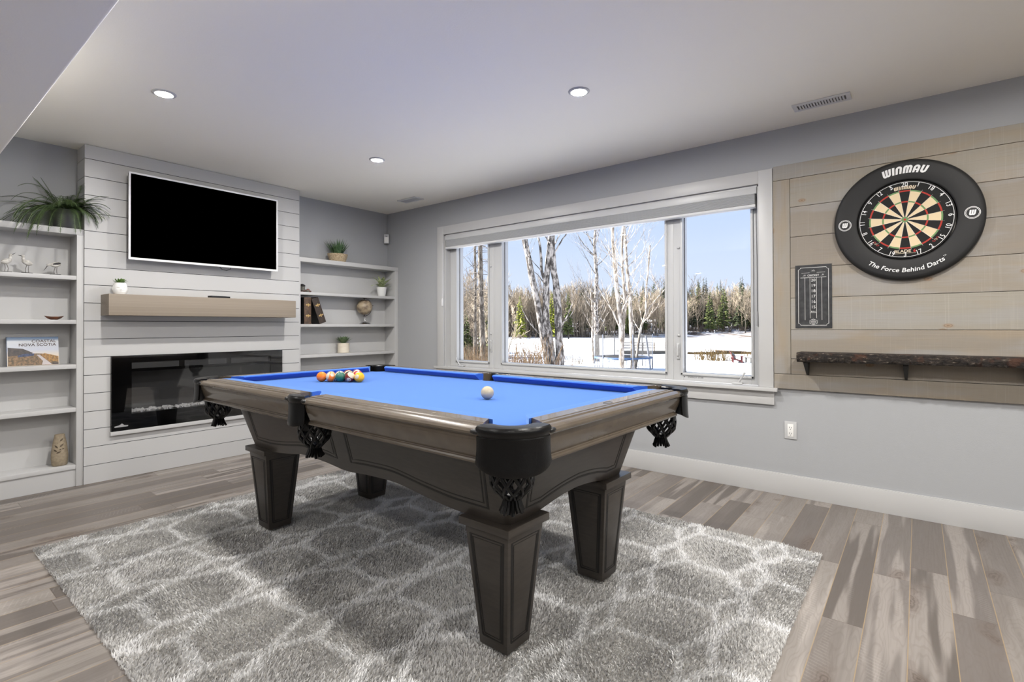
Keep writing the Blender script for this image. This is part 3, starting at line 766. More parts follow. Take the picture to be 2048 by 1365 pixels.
mb.tube([(gc.x, gc.y+.086, gc.z+.02), (gc.x, gc.y+.118, gc.z+.02)], .003, 6)
mb.build('meridian_arm', 'bronze', gl, smooth=50)
cp = thing('rosette_planter', 'small rosette plant in a ribbed cream pot on the lower corner shelf', 'potted plant', (.1, -.65, .848))
prof = [(.055, 0)]
for k in range(9): prof += [(.061, .004+k*.0112), (.059, .0096+k*.0112)]
prof += [(.061, .104), (.054, .104), (.052, .09)]
MB().lathe(prof, (.1, -.65, .848), 32).build('pot', 'cream', cp, smooth=60)
mb = MB(); rnd = random.Random(12)
for k in range(30):
    a = k*2.399; e = .5+.95*k/30
    blade(mb, (.1+.015*math.cos(a), -.65+.015*math.sin(a), .945), (math.cos(a)*math.cos(e), math.sin(a)*math.cos(e), math.sin(e)+.15), (.098-.0006*k), .0125, .3, n=5, fold=.35)
mb.build('rosette_leaves', 'succ', cp)
def old_book(label, T, cov_m, h=.262, th=.074, dp=.15):
    b = thing('antique_book', label, 'book', tuple(T.translation), 'antique books on the corner bookcase')
    mb = MB().box(-dp+.006, -.006, .005, th-.005, .006, h-.006, 0, T); mb.build('pages', 'page', b)
    mb = MB().box(-dp, 0, 0, .006, 0, h, 1, T).box(-dp, 0, th-.006, th, 0, h, 1, T)
    n = 8; pts = [(.0+.010*math.sin(PI*k/n), th*k/n) for k in range(n+1)] + [(-.006, th), (-.006, 0)]
    mb.prism(pts, lambda u, v: (u, v, 0), lambda u, v: (u, v, h), 0, T)
    for z in (.045, .1, .16, .215):
        mb.prism([(u*1.0+.0022, v) for u, v in pts[:-2]] + [(0, th), (0, 0)], lambda u, v: (u, v, z), lambda u, v: (u, v, z+.006), 0, T)
    mb.build('binding', [cov_m, 'matblack'], b, smooth=40)
    for zc in (.082, .188):
        mb = MB(); mb.box(.0095, .0118, .012, th-.012, zc-.003, zc+.003, 0, T).box(.0095, .0122, th/2-.004, th/2+.004, zc-.016, zc+.014, 0, T)
        mb.box(.0095, .0122, .018, .024, zc-.009, zc+.009, 0, T).box(.0095, .0122, th-.024, th-.018, zc-.009, zc+.009, 0, T)
        mb.build('gilt_tooling', 'gold', b)
old_book('brown leather antique book standing upright beside a leaning one', Matrix.Translation((.178, -1.138, 1.151)), 'brown')
lt = 0.345
old_book('dark leather antique book leaning against the upright brown book', Matrix.Translation((.178, -.9715, 1.151)) @ Matrix.Rotation(lt, 4, 'X'), 'darkbook')
tk = thing('stone_trinket', 'small trinket of stones with a lidded jar on the upper corner shelf', 'ornament', (.14, -1.118, 1.465))
mb = MB(); rnd = random.Random(2)
for k in range(16):
    r = rnd.uniform(.009, .016); y = -1.118+rnd.uniform(-.035, .05); mb.sphere((.14+rnd.uniform(-.025, .03), y, 1.465+r*.7+(.012 if k % 3 == 0 and y < -1.08 else 0)), r, 8, k % 2, None, (1, 1.2, .75))
mb.build('stones', ['stone_red', 'stone_grey'], tk, smooth=60)
MB().lathe([(.022, .012), (.026, .03), (.026, .05), (.022, .056)], (.135, -1.135, 1.465), 16).build('jar', 'stone_grey', tk, smooth=50)
MB().lathe([(.029, .056), (.031, .064), (.022, .073), (.012, .079), (.002, .081)], (.135, -1.135, 1.465), 16).build('lid', 'birddark', tk, smooth=50)

# corner sensor and its wire
ws = thing('motion_sensor', 'small white motion sensor mounted in the room corner', 'sensor', (.035, -.035, 2.09))
T = Matrix.Translation((.038, -.038, 2.14)) @ Matrix.Rotation(-PI/4, 4, 'Z')
MB().box(-.012, .024, -.030, .030, -.055, .055, 0, T).build('case', 'pvc', ws, bevel=.008)
MB().box(.0242, .0262, -.022, .022, -.045, .02, 0, T).build('sensor_window', 'porcelain', ws, bevel=.0008)
MB().box(.0243, .0256, -.009, .009, .026, .031, 0, T).build('indicator_slot', 'black', ws)
MB().tube([(.006, -.006, 2.16), (.006, -.006, H-.001)], .003, 6).build('wire', 'wall', ws)

# ---------------------------------------------------------------- ceiling lights and vents
def downlight(x, y, label):
    d = thing('recessed_light', label, 'ceiling light', (x, y, H), 'recessed ceiling lights')
    MB().lathe([(.042, -.001), (.044, -.006), (.058, -.004), (.060, 0)], (x, y, H), 36, cap=False).build('trim_ring', 'white', d, smooth=60)
    MB().lathe([(.001, -.003), (.043, -.003), (.043, -.0005)], (x, y, H), 32).build('lens', 'lens', d)
LY = (-1.30, -2.755)
lts = [(1.55, -2.755, 'round recessed ceiling light in front of the television, nearest the bulkhead'), (1.537, -1.297, 'small looking recessed ceiling light nearest the window corner'), (3.385, -1.313, 'recessed ceiling light above the pool table, right of its two neighbours')]
for x, y, l in lts: downlight(x, y, l)
ALL = [(x, y) for x, y, l in lts] + [(3.385, -2.755), (5.23, -1.31), (5.23, -2.755), (7.0, -1.31), (7.0, -2.755)]  # entries after the seen lights are added, unseen fill lamps on the same grid
LOW_FILL = [(x, y) for x in (1.5, 3.385, 5.23, 7.0) for y in (-4.4, -6.1)]  # unseen lamps added under the bulkhead to brighten the room
def lamp(x, y, z, w):
    l = bpy.data.lights.new('downlight', 'AREA'); l.shape = 'DISK'; l.size = .084; l.energy = w; l.color = (1, .965, .915)
    o = bpy.data.objects.new('downlight', l); COL.objects.link(o); o.location = (x, y, z); return o
LW = 22
for i, (x, y) in enumerate(ALL): lamp(x, y, H-.004, LW)
for x, y in LOW_FILL: lamp(x, y, 2.15-.004, LW*.4)
hid = MB()
for x, y in ALL[3:]: hid.lathe([(.001, -.003), (.043, -.003), (.043, -.0005)], (x, y, H), 20)
def vent(x0, x1, y0, y1, n, label, slot):
    v = thing('ceiling_vent', label, 'vent', ((x0+x1)/2, (y0+y1)/2, H))
    MB().box(x0+.02, x1-.02, y0+.02, y1-.02, H-.003, H-.0005).build('duct_opening', 'louvredark', v)
    mb = MB().box(x0, x1, y0, y0+.024, H-.008, H-.0005).box(x0, x1, y1-.024, y1, H-.008, H-.0005).box(x0, x0+.024, y0+.024, y1-.024, H-.008, H-.0005).box(x1-.024, x1, y0+.024, y1-.024, H-.008, H-.0005)
    mb.build('flange', 'louvre', v, bevel=.002)
    mb = MB()
    for k in range(n):
        x = x0+.03+(x1-x0-.06)*(k+.5)/n; T = Matrix.Translation((x, (y0+y1)/2, H-.006)) @ Matrix.Rotation(.5, 4, 'Y')
        w = (x1-x0-.06)/n*slot; mb.box(-w, w, -(y1-y0)/2+.024, (y1-y0)/2-.024, -.001, .001, 0, T)
    mb.build('louvres', 'louvre', v)
vent(4.283, 4.577, -.363, -.250, 16, 'white slotted ceiling vent above the dartboard', .40)
vent(.615, .890, -.355, -.227, 22, 'faint white ceiling vent near the window corner', .47)

# ---------------------------------------------------------------- dart corner
dp = thing('board_panel', 'whitewashed knotty plank panel on the wall behind the dartboard', 'wall panel', (5.2, -.01, .704))
def board(x0, x1, z0, z1, vert=False):
    g = .0012
    mb = MB().box(x0+g, x1-g, -.0205, -.0005, z0+g, z1-g)
    if vert:
        # vertical stile: turn the grain by building it lying down and rotating the object
        mb = MB(); Lh = z1-z0-2*g; Wd = x1-x0-2*g
        mb.box(0, Lh, -.0205, -.0005, 0, Wd)
        o = mb.build('board', 'boards', None, org=(0,0,0), bevel=.0012, seg=1)
        o.rotation_euler = (0, -PI/2, 0)
        o.parent = dp; o.location = Vector((x1-g, 0, z0+g))-ORG[dp]
        return o
    return mb.build('board', 'boards', dp, bevel=.0012, seg=1)
PX1 = 6.25
board(4.110, PX1, 2.089, 2.187); board(4.110, PX1, .704, .803)
board(4.110, 4.212, .803, 2.089, True); board(PX1-.102, PX1, .803, 2.089, True)
for z0, z1, js in ((1.900, 2.089, ()), (1.703, 1.900, (5.62,)), (1.499, 1.703, ()), (1.302, 1.499, (4.245,)), (1.095, 1.302, (5.85,)), (.905, 1.095, ()), (.803, .905, (5.4,))):
    xs = [4.212, *js, PX1-.102]
    for a, b_ in zip(xs[:-1], xs[1:]): board(a, b_, z0, z1)
MB().box(4.112, PX1-.002, -.006, -.0008, .706, 2.185).build('joint_shadow', 'groove', dp)
DC = (4.812, 1.735)
def dpos(r, a, y): return (DC[0]+r*math.sin(a), y, DC[1]+r*math.cos(a))
sr = thing('dartboard_surround', 'wide black foam ring around the dartboard with white lettering', 'dartboard surround', (DC[0], -.021, DC[1]))
prof = [(.230, -.0207), (.2295, -.05), (.233, -.057), (.240, -.060), (.325, -.060), (.338, -.057), (.346, -.050), (.350, -.040), (.350, -.026), (.347, -.0207)]
mb = MB(); n = 120; vs = []; fs = []
for r, y in prof:
    for k in range(n): vs.append(dpos(r, 2*PI*k/n, y))
for i in range(len(prof)):
    j = (i+1) % len(prof)
    for k in range(n): fs.append((i*n+k, i*n+(k+1)%n, j*n+(k+1)%n, j*n+k))
mb.add(vs, fs); mb.build('foam_ring', 'foam', sr, smooth=50)
def ribbon2d(pts, w):
    P2 = [Vector(p) for p in pts]; N = len(P2); L = []; R_ = []
    for i, p in enumerate(P2):
        d = (P2[min(i+1, N-1)]-P2[max(i-1, 0)]).normalized(); n_ = Vector((-d.y, d.x)); L.append(p+n_*w); R_.append(p-n_*w)
    return L, R_
def ub(x0, x1, flip, y0=.13, y1=1.0):
    r = (x1-x0)/2; c = (x0+x1)/2; pts = [(x0, y1), (x0, y0+r)]
    pts += [(c+r*math.cos(PI+PI*k/8), y0+r+r*math.sin(PI+PI*k/8)) for k in range(1, 8)]
    pts += [(x1, y0+r), (x1, y1)]
    return [(x, 1-y) for x, y in pts] if flip else pts
LOGO = {'w': ([ub(.13, .47, 0), ub(.47, .81, 0)], .94), 'i': ([[(.13, 0), (.13, 1)]], .26), 'n': ([ub(.13, .55, 1)], .68), 'm': ([ub(.13, .47, 1), ub(.47, .81, 1)], .94),
        'a': ([ub(.13, .55, 1), [(.13, .38), (.55, .38)]], .68), 'u': ([ub(.13, .55, 0)], .68)}
def logo(mb, s, fn, h, m=0, shear=.16, w=.125, gap=.12):
    tot = sum(LOGO[c][1] for c in s)+gap*(len(s)-1); x = -tot/2
    for c in s:
        for si_, st_ in enumerate(LOGO[c][0]):
            L, R_ = ribbon2d(st_, w if not (c == 'a' and len(st_) == 2) else w*.7); N = len(L); vs = []
            for q in L+R_:
                v_ = fn((x+q.x+(q.y-.5)*shear)*h, (q.y-.5)*h); vs.append((v_[0], v_[1]-.0003*si_, v_[2]))
            mb.add(vs, [(k, k+1, N+k+1, N+k) for k in range(N-1)], m)
        x += LOGO[c][1]+gap
mb = MB()
yt = -.0608
def arc_top(R): return lambda a, b: dpos(R+b, a/R, yt)
def arc_bot(R): return lambda a, b: (DC[0]-(R-b)*math.sin(-a/R), yt, DC[1]-(R-b)*math.cos(a/R))
logo(mb, 'winmau', arc_top(.291), .044)
mb.build('maker_lettering', 'wire', sr); mb = MB()
put_text(mb, 'The Force Behind Darts', arc_bot(.294), .035, 0, .012, sx=1.08, shear=.15)
put_text(mb, 'TM', lambda a, b: arc_bot(.294)(a+.196, b+.010), .011, 0)
mb.build('slogan_lettering', 'wire', sr)
for s_ in (-1, 1):
    cx_, cz_ = DC[0]+s_*.292, DC[1]; mb = MB()
    logo(mb, 'w', lambda a, b: (cx_+a, yt, cz_+b), .029)
    for R0, R1 in ((.0335, .031), (.0285, .0265)):
        m_ = 40
        vs = [(cx_+R*math.sin(2*PI*k/m_), yt, cz_+R*math.cos(2*PI*k/m_)) for R in (R0, R1) for k in range(m_)]
        mb.add(vs, [(k, (k+1) % m_, m_+(k+1) % m_, m_+k) for k in range(m_)])
    mb.build('round_emblem', 'wire', sr)
db = thing('dartboard', 'bristle dartboard with cream and black segments and red green rings', 'dartboard', (DC[0], -.021, DC[1]))
mb = MB(); n = 100
vs = [dpos(r, 2*PI*k/n, y) for r, y in ((.2255, -.022), (.2255, -.056), (.222, -.058)) for k in range(n)]
fs = [(i*n+k, i*n+(k+1)%n, (i+1)*n+(k+1)%n, (i+1)*n+k) for i in range(2) for k in range(n)] + [tuple(2*n+k for k in range(n)), tuple(range(n-1, -1, -1))]
mb.add(vs, fs); mb.build('backing', 'sisal_b', db, smooth=40)
NUM = [20, 1, 18, 4, 13, 6, 10, 15, 2, 17, 3, 19, 7, 16, 8, 11, 14, 9, 12, 5]
mb = MB(); yb = -.0586
def ring(r0, r1, a0, a1, m, y=yb):
    n = 5; vs = [dpos(r, a0+(a1-a0)*k/n, y) for r in (r0, r1) for k in range(n+1)]
    mb.add(vs, [(k, k+1, n+2+k, n+1+k) for k in range(n)], m)
for k in range(20):
    a0 = (k-.5)*PI/10; a1 = (k+.5)*PI/10; dk = k % 2 == 0
    ring(.016, .099, a0, a1, 0 if dk else 1); ring(.107, .162, a0, a1, 0 if dk else 1)
    ring(.099, .107, a0, a1, 2 if dk else 3); ring(.162, .170, a0, a1, 2 if dk else 3)
for k in range(8): ring(.0064, .016, k*PI/4, (k+1)*PI/4, 3); ring(.0002, .0064, k*PI/4, (k+1)*PI/4, 2)
mb.build('scoring_face', ['sisal_b', 'sisal_c', 'sisal_r', 'sisal_g'], db)
mb = MB()
mb.tube([dpos(.2165, 2*PI*k/90, -.061) for k in range(90)], .0014, 5, closed=True)
for k in range(20):
    a = k*PI/10
    mb.tube([dpos(.016, a+PI/20, yb-.0004), dpos(.178, a+PI/20, yb-.0004)], .0005, 3)
    up = math.cos(a) > -.1
    def nf(p, q, a=a, up=up):
        if not up: p, q = -p, -q
        return dpos(.2025+q, a+p/.2025, -.0613)
    put_text(mb, str(NUM[k]), nf, .036, 0, .004, sx=.85)
mb.build('number_wires', 'wire', db)
mb = MB()
logo(mb, 'winmau', lambda a, b: dpos(.1865+b, a/.1865, yb-.0003), .021)
mb.build('maker_lettering', 'beigeprint', db); mb = MB()
put_text(mb, 'BLADE', lambda a, b: (DC[0]+a-.012, yb-.0003, DC[1]-.1835+b), .023, 0, .02, sx=1.15)
put_text(mb, '6', lambda a, b: (DC[0]+a+.043, yb-.0003, DC[1]-.1835+b), .023, 1, .02, sx=1.15)
mb.box(DC[0]-.05, DC[0]+.05, yb-.0004, yb, DC[1]-.1965, DC[1]-.195, 0)
mb.build('model_lettering', ['beigeprint', 'redprint'], db)
for s_ in (-1, 1):
    mb = MB()
    for q, m_ in ((-.012, 1), (0, 0), (.012, 1)):
        a_ = PI+s_*-.82+q*5.5
        c = dpos(.188, a_, yb-.0003); mm = 16
        mb.add([(c[0]+R*math.sin(2*PI*k/mm), c[1], c[2]+R*.6*math.cos(2*PI*k/mm)) for R in (.007, .0048) for k in range(mm)], [(k, (k+1) % mm, mm+(k+1) % mm, mm+k) for k in range(mm)], m_)
    mb.build('ring_emblem', ['beigeprint', 'redprint'], db)
# chalk scoreboard
sb = thing('chalk_scoreboard', 'black chalkboard cricket score sheet hanging left of the dartboard', 'scoreboard', (4.343, -.021, 1.31))
sx0, sx1, sz0, sz1 = 4.241, 4.445, 1.106, 1.513
MB().box(sx0, sx1, -.0245, -.0215, sz0, sz1).build('board', 'slate', sb)
mb = MB(); yy = -.0249
def ln(x0, z0, x1, z1, w=.0012): 
    if x0 == x1: mb.box(x0-w, x1+w, yy, yy+.0003, z0, z1)
    else: mb.box(x0, x1, yy, yy+.0003, z0-w, z0+w)
i_ = .018
ln(sx0+i_+.012, sz1-i_, sx1-i_-.012, sz1-i_); ln(sx0+i_+.012, sz0+i_, sx1-i_-.012, sz0+i_); ln(sx0+i_, sz0+i_+.012, sx0+i_, sz1-i_-.012); ln(sx1-i_, sz0+i_+.012, sx1-i_, sz1-i_-.012)
for cx_, cz_, a0 in ((sx0+i_, sz1-i_, -PI/2), (sx1-i_, sz1-i_, PI), (sx0+i_, sz0+i_, 0), (sx1-i_, sz0+i_, PI/2)):
    mb.tube([(cx_+.012*math.cos(a0+PI/2*k/6), yy, cz_+.012*math.sin(a0+PI/2*k/6)) for k in range(7)], .001, 4)
xm = (sx0+sx1)/2
def st(s, x, z, size, off=.0): put_text(mb, s, lambda a, b: (x+a, yy, z+b), size, 0, off)
st('-VS-', xm, 1.474, .013); ln(sx0+.036, 1.462, xm-.02, 1.462, .0007); ln(xm+.02, 1.462, sx1-.036, 1.462, .0007)
st('CRICKET', xm, 1.444, .0165, .01); st('_01', xm-.05, 1.446, .013); st('_01', xm+.052, 1.446, .013)
ln(sx0+.03, 1.431, sx1-.03, 1.431)
for x in (xm-.018, xm+.018): ln(x, 1.17, x, 1.431, .0009)
for x in (xm-.047, xm+.047): ln(x, 1.158, x, 1.431, .0009)
for k, s in enumerate(('20', '19', '18', '17', '16', '15')): st(s, xm, 1.413-k*.0345, .0255, .006)
st('BULL', xm, 1.212, .012, .01); ln(xm-.018, 1.204, xm+.018, 1.204, .0008)
mm = 6
mb.tube([(xm+.024*math.sin(2*PI*k/mm), yy, 1.146+.018*math.cos(2*PI*k/mm)) for k in range(mm)], .0012, 4, closed=True)
ln(xm-.016, 1.150, xm+.016, 1.150); ln(xm-.016, 1.142, xm+.016, 1.142); ln(xm-.008, 1.134, xm+.008, 1.134); ln(xm-.008, 1.158, xm+.008, 1.158)
mb.build('chalk_print', 'chalk', sb)
# live edge shelf
le = thing('live_edge_shelf', 'dark bark edged plank shelf under the dartboard', 'shelf', (5.1, -.1, .90))
mb = MB(); rnd = random.Random(4); nx = 150; x0, x1 = 4.272, 6.05
rows = [(-.166, .955), (-.176, .951), (-.181, .935), (-.179, .918), (-.172, .904), (-.158, .899), (-.03, .900), (-.0215, .902), (-.0215, .955)]
vs = []; fs = []; nr = len(rows)
for i in range(nx+1):
    x = x0+(x1-x0)*i/nx; wob = .006*math.sin(x*7)+.004*math.sin(x*17+1)
    for k, (y, z) in enumerate(rows):
        j = 0 < k < 5
        vs.append((x+(rnd.uniform(-.002, .002) if 0 < i < nx else 0), y+(wob+rnd.uniform(-.006, .005) if k <= 5 else 0), z+(rnd.uniform(-.005, .004) if j else 0)-(.004*math.sin(x*3.3) if 2 < k < 7 else 0)))
for i in range(nx):
    for k in range(nr): fs.append((i*nr+k, i*nr+(k+1) % nr, (i+1)*nr+(k+1) % nr, (i+1)*nr+k))
fs += [tuple(range(nr)), tuple(nx*nr+k for k in range(nr-1, -1, -1))]
mb.add(vs, fs); mb.build('plank', 'bark_live', le, smooth=30)
for x in (4.31, 4.811, 5.312):
    mb = MB(); pr = [(-.0215, .899), (-.12, .899), (-.12, .888), (-.112, .88), (-.05, .818), (-.03, .803), (-.0215, .803)]
    n = len(pr)
    w = [.013 if z > .85 else (.0075 if z > .81 else .0065) for y, z in pr]
    vs = [(x-w[k], y, z) for k, (y, z) in enumerate(pr)] + [(x+w[k], y, z) for k, (y, z) in enumerate(pr)]
    mb.add(vs, [tuple(range(n)), tuple(range(2*n-1, n-1, -1))] + [((k+1) % n, k, n+k, n+(k+1) % n) for k in range(n)])
    mb.build('bracket', 'iron', le, bevel=.002)
# outlet
ot = thing('wall_outlet', 'white duplex wall outlet below the plank panel', 'outlet', (4.204, -.003, .433))
MB().box(4.168, 4.240, -.006, -.0005, .375, .490).build('cover_plate', 'pvc', ot, bevel=.002)
MB().box(4.187, 4.221, -.0075, -.006, .392, .473).build('receptacle', 'porcelain', ot, bevel=.0006)
mb = MB()
for z in (.412, .450):
    mb.box(4.196, 4.1985, -.008, -.0074, z-.004, z+.006).box(4.2085, 4.211, -.008, -.0074, z-.004, z+.005).box(4.2015, 4.2065, -.008, -.0074, z-.013, z-.009)
mb.build('sockets', 'black', ot)
for x, y in ALL[3:]: downlight(x, y, 'added unseen recessed light for room fill, over the viewer')
def low_fill_light(x, y):  # fixture for an added fill lamp, never in view
    d = thing('recessed_light', 'added unseen fill light in the lowered bulkhead', 'ceiling light', (x, y, 2.15), 'recessed ceiling lights')
    MB().lathe([(.042, -.001), (.044, -.006), (.058, -.004), (.060, 0)], (x, y, 2.15), 24, cap=False).build('trim_ring', 'white', d, smooth=60)
    MB().lathe([(.001, -.003), (.043, -.003), (.043, -.0005)], (x, y, 2.15), 20).build('lens', 'lens', d)
for x, y in LOW_FILL: low_fill_light(x, y)

# ---------------------------------------------------------------- pool table
RZ = .02
PX, PY, PT = 2.8954, -2.0684, -.0172
pt = thing('pool_table', 'taupe wooden pool table with blue cloth standing on the shag rug', 'pool table', (PX, PY, RZ), rot=PT)
ORG[pt] = Vector((0, 0, RZ))
ZT, ZB = .8444, .8085
XL, YW = 1.007, .490
IX, IY = XL+.05, YW+.05          # wood / cloth line
PC = (1.043, .527); PR = .060    # corner pocket
# bed
def arc(c, r, a0, a1, n=10): return [(c[0]+r*math.cos(a0+(a1-a0)*k/n), c[1]+r*math.sin(a0+(a1-a0)*k/n)) for k in range(n+1)]
ol = []
ol += arc((0, -.555), .055, PI*.93, PI*.07)[::1]
ol += arc((PC[0], -PC[1]), PR, PI*1.0, PI*.5)
ol += arc((PC[0], PC[1]), PR, -PI*.5, -PI*1.0)
ol += arc((0, .555), .055, -PI*.07, -PI*.93)
ol += arc((-PC[0], PC[1]), PR, 0, -PI*.5)
ol += arc((-PC[0], -PC[1]), PR, PI*.5, 0)
MB().prism(ol, lambda u, v: (u, v, ZB-.03), lambda u, v: (u, v, ZB)).build('playing_bed', 'cloth', pt)
# wooden rails + aprons
rp = [(.0, .800), (.0, ZT), (.050, ZT), (.052, ZT-.0022), (.056, ZT-.0022), (.058, ZT-.0006), (.066, ZT-.002), (.070, ZT-.0065), (.0725, ZT-.0065), (.078, ZT-.005), (.090, ZT-.007), (.099, ZT-.012), (.104, ZT-.019), (.1045, ZT-.025), (.100, ZT-.030), (.092, ZT-.0325), (.091, .800)]
ap = [(.090, .8035), (.088, .792), (.081, .773), (.073, .755), (.068, .744), (.070, .7415), (.074, .740), (.0765, .735), (.075, .729), (.069, .726), (.035, .726), (.035, .8035)]
def rail(axis, sg, a, b, ka, kb):
    """rail along x (axis 0) or y (axis 1) on side sg between a and b; ka/kb: slanted ends"""
    def sec(prof, e, k):
        out = []
        for u, z in prof:
            t = e+(u-.1045)*k
            out.append((t, sg*(IY+u), z) if axis == 0 else (sg*(IX+u), t, z))
        return out
    for prof, nm in ((rp, 'top_rail'), (ap, 'apron')):
        mb = MB(); n = len(prof); N = 8; vs = []; fs = []
        for i in range(N+1):
            t = i/N; A = sec(prof, a, ka if nm == 'top_rail' else 0); B = sec(prof, b, kb if nm == 'top_rail' else 0)
            vs += [tuple(Vector(p).lerp(Vector(q), t)) for p, q in zip(A, B)]
        for i in range(N):
            for k in range(n): fs.append((i*n+k, i*n+(k+1)%n, (i+1)*n+(k+1)%n, (i+1)*n+k))
        fs += [tuple(range(n-1, -1, -1)), tuple(N*n+k for k in range(n))]
        mb.add(vs, fs); mb.build(nm, 'rail', pt, smooth=24)
for sg in (-1, 1):
    rail(0, sg, -1.022, -.058, -.55, .05); rail(0, sg, .058, 1.022, -.05, .55)
    rail(1, sg, -.505, .505, -.55, .55)
# cushions
cp_ = [(0, ZT-.0003), (.030, ZT+.0006), (.049, ZT-.0015), (.0525, ZT-.0065), (.049, ZT-.011), (.024, ZB+.0006), (0, ZB+.0006)]
def cushion(axis, sg, a, b, da, db):
    mb = MB(); n = len(cp_); vs = []; fs = []; N = 6
    for i in range(N+1):
        t = i/N
        for v, z in cp_:
            e0 = a+da*(1-v/.0525); e1 = b+db*(1-v/.0525); p = e0+(e1-e0)*t
            vs.append((p, sg*(IY-v-.0006), z) if axis == 0 else (sg*(IX-v-.0006), p, z))
    for i in range(N):
        for k in range(n): fs.append((i*n+k, i*n+(k+1)%n, (i+1)*n+(k+1)%n, (i+1)*n+k))
    fs += [tuple(range(n-1, -1, -1)), tuple(N*n+k for k in range(n))]
    mb.add(vs, fs); mb.build('cushion', 'cloth', pt, smooth=40)
for sg in (-1, 1):
    cushion(0, sg, -.930, -.066, -.050, .016); cushion(0, sg, .066, .930, -.016, .050)
    cushion(1, sg, -.412, .412, -.050, .050)
# pockets
def shield(c, a0, a1, r, rin, drop, n=28, bulge=0.0):
    mb = MB(); vs = []; fs = []
    for i in range(n+1):
        s = -1+2*i/n; a = a0+(a1-a0)*i/n; zb = .735-drop*(1-abs(s)**2.5)
        rr = r+bulge*(1-s*s)
        rows = [(rin+.004, .70), (rin, .80), (rin, ZT-.006), (rin+.006, ZT-.0005), (rin+.02, ZT+.0015), (rr-.016, ZT+.002), (rr-.004, ZT), (rr+.001, ZT-.006), (rr+.002, ZT-.015), (rr-.001, ZT-.024), (rr-.0035, ZT-.027), (rr-.0035, ZT-.029),
                (rr-.001, ZT-.031), (rr-.0015, ZT-.05), (rr-.001, ZT-.07), (rr+.001, zb+.02), (rr+.003, zb+.004), (rr+.002, zb), (rr-.004, zb), (rr-.007, zb+.004), (rr-.009, .77), (rr-.010, .798), (rin+.012, .798), (rin+.012, .70)]
        for u, z in rows: vs.append((c[0]+u*math.cos(a), c[1]+u*math.sin(a), z))
    R = len(rows)
    for i in range(n):
        for k in range(R): fs.append((i*R+k, i*R+(k+1)%R, (i+1)*R+(k+1)%R, (i+1)*R+k))
    fs += [tuple(range(R-1, -1, -1)), tuple(n*R+k for k in range(R))]
    mb.add(vs, fs); return mb.build('pocket_shield', 'leather', pt, smooth=40)
def net(c, sh, out):
    mb = MB(); N = 10
    def pr(h, a, sgn):
        r = .056+.007*math.sin(PI*min(1, h*1.15))-.030*max(0, h-.72)/.28
        b = a+sgn*1.25*h
        return (c[0]+r*math.cos(b), c[1]+r*math.sin(b), .742-.118*h)
    for k in range(N):
        for s in (-1, 1):
            a = 2*PI*k/N+(0 if s == 1 else .25)
            mb.tube([pr(h/9, a, s) for h in range(10)], .0056, 6)
    mb.tube([(c[0]+.057*math.cos(2*PI*k/20), c[1]+.057*math.sin(2*PI*k/20), .738) for k in range(20)], .004, 5, closed=True)
    nb = mb.build('pocket_net', 'leather', pt, smooth=60)
    mb = MB(); mb.sphere((c[0], c[1], .628), .028, 12, sc_=(1, 1, .55))
    for k in range(16):
        a = 2*PI*k/16; d = Vector((math.cos(a), math.sin(a), 0))
        mb.tube([Vector((c[0], c[1], .63))+d*.018, Vector((c[0], c[1], .60))+d*.026, Vector((c[0], c[1], .582+random.uniform(-.005, .006)))+d*(.034+random.uniform(-.004, .004))], [.0045, .006, .0052], 4)
    t = mb.build('tassel', 'leather', nb)
    ORG[t] = ORG[nb]
for sx in (-1, 1):
    for sy in (-1, 1):
        c = (sx*PC[0], sy*PC[1]); mid = math.atan2(sy, sx); h = math.radians(61)
        s_ = shield(c, mid-h, mid+h, .122, PR, .024)
        net((sx*1.047, sy*.531), s_, None)
        # pocket iron ends lying on the rails
        MB().sphere((sx*1.004, sy*(IY+.100), ZT-.018), .013, 12, 0, None, (1.6, .75, .62)).build('pocket_iron', 'black', pt, smooth=60)
        MB().sphere((sx*(IX+.100), sy*.487, ZT-.018), .013, 12, 0, None, (.75, 1.6, .62)).build('pocket_iron', 'black', pt, smooth=60)
for sy in (-1, 1):
    c = (0, sy*.555); mid = sy*PI/2
    shield(c, mid-math.radians(38), mid+math.radians(38), .104, .052, .012)
    net((0, sy*.556), None, None)
    for sx in (-1, 1): MB().sphere((sx*.066, sy*(IY+.100), ZT-.018), .013, 12, 0, None, (1.5, .75, .62)).build('pocket_iron', 'black', pt, smooth=60)
# sights
def sight(x, y, along):
    q = [(.011, 0), (0, .0045), (-.011, 0), (0, -.0045)]
    if along: q = [(b, a) for a, b in q]
    MB().prism([(x+a, y+b) for a, b in q], lambda u, v: (u, v, ZT-.001), lambda u, v: (u, v, ZT+.0004)).build('rail_sight', 'pearl', pt)
for sy in (-1, 1):
    for x in (.252, .504, .755):
        for sx in (-1, 1): sight(sx*x, sy*(IY+.032), True)
for sx in (-1, 1):
    for y in (-.2476, 0, .2476): sight(sx*(IX+.032), y, False)
mb = MB(); pl = [(.028*math.cos(2*PI*k/24)*(1 if abs(math.cos(2*PI*k/24)) < .7 else .98), .012*math.sin(2*PI*k/24)) for k in range(24)]
mb.tube([(IX+.030+b, -.03+a, ZT+.0003) for a, b in pl], .0008, 4, closed=True); mb.build('name_plate', 'groove', pt)
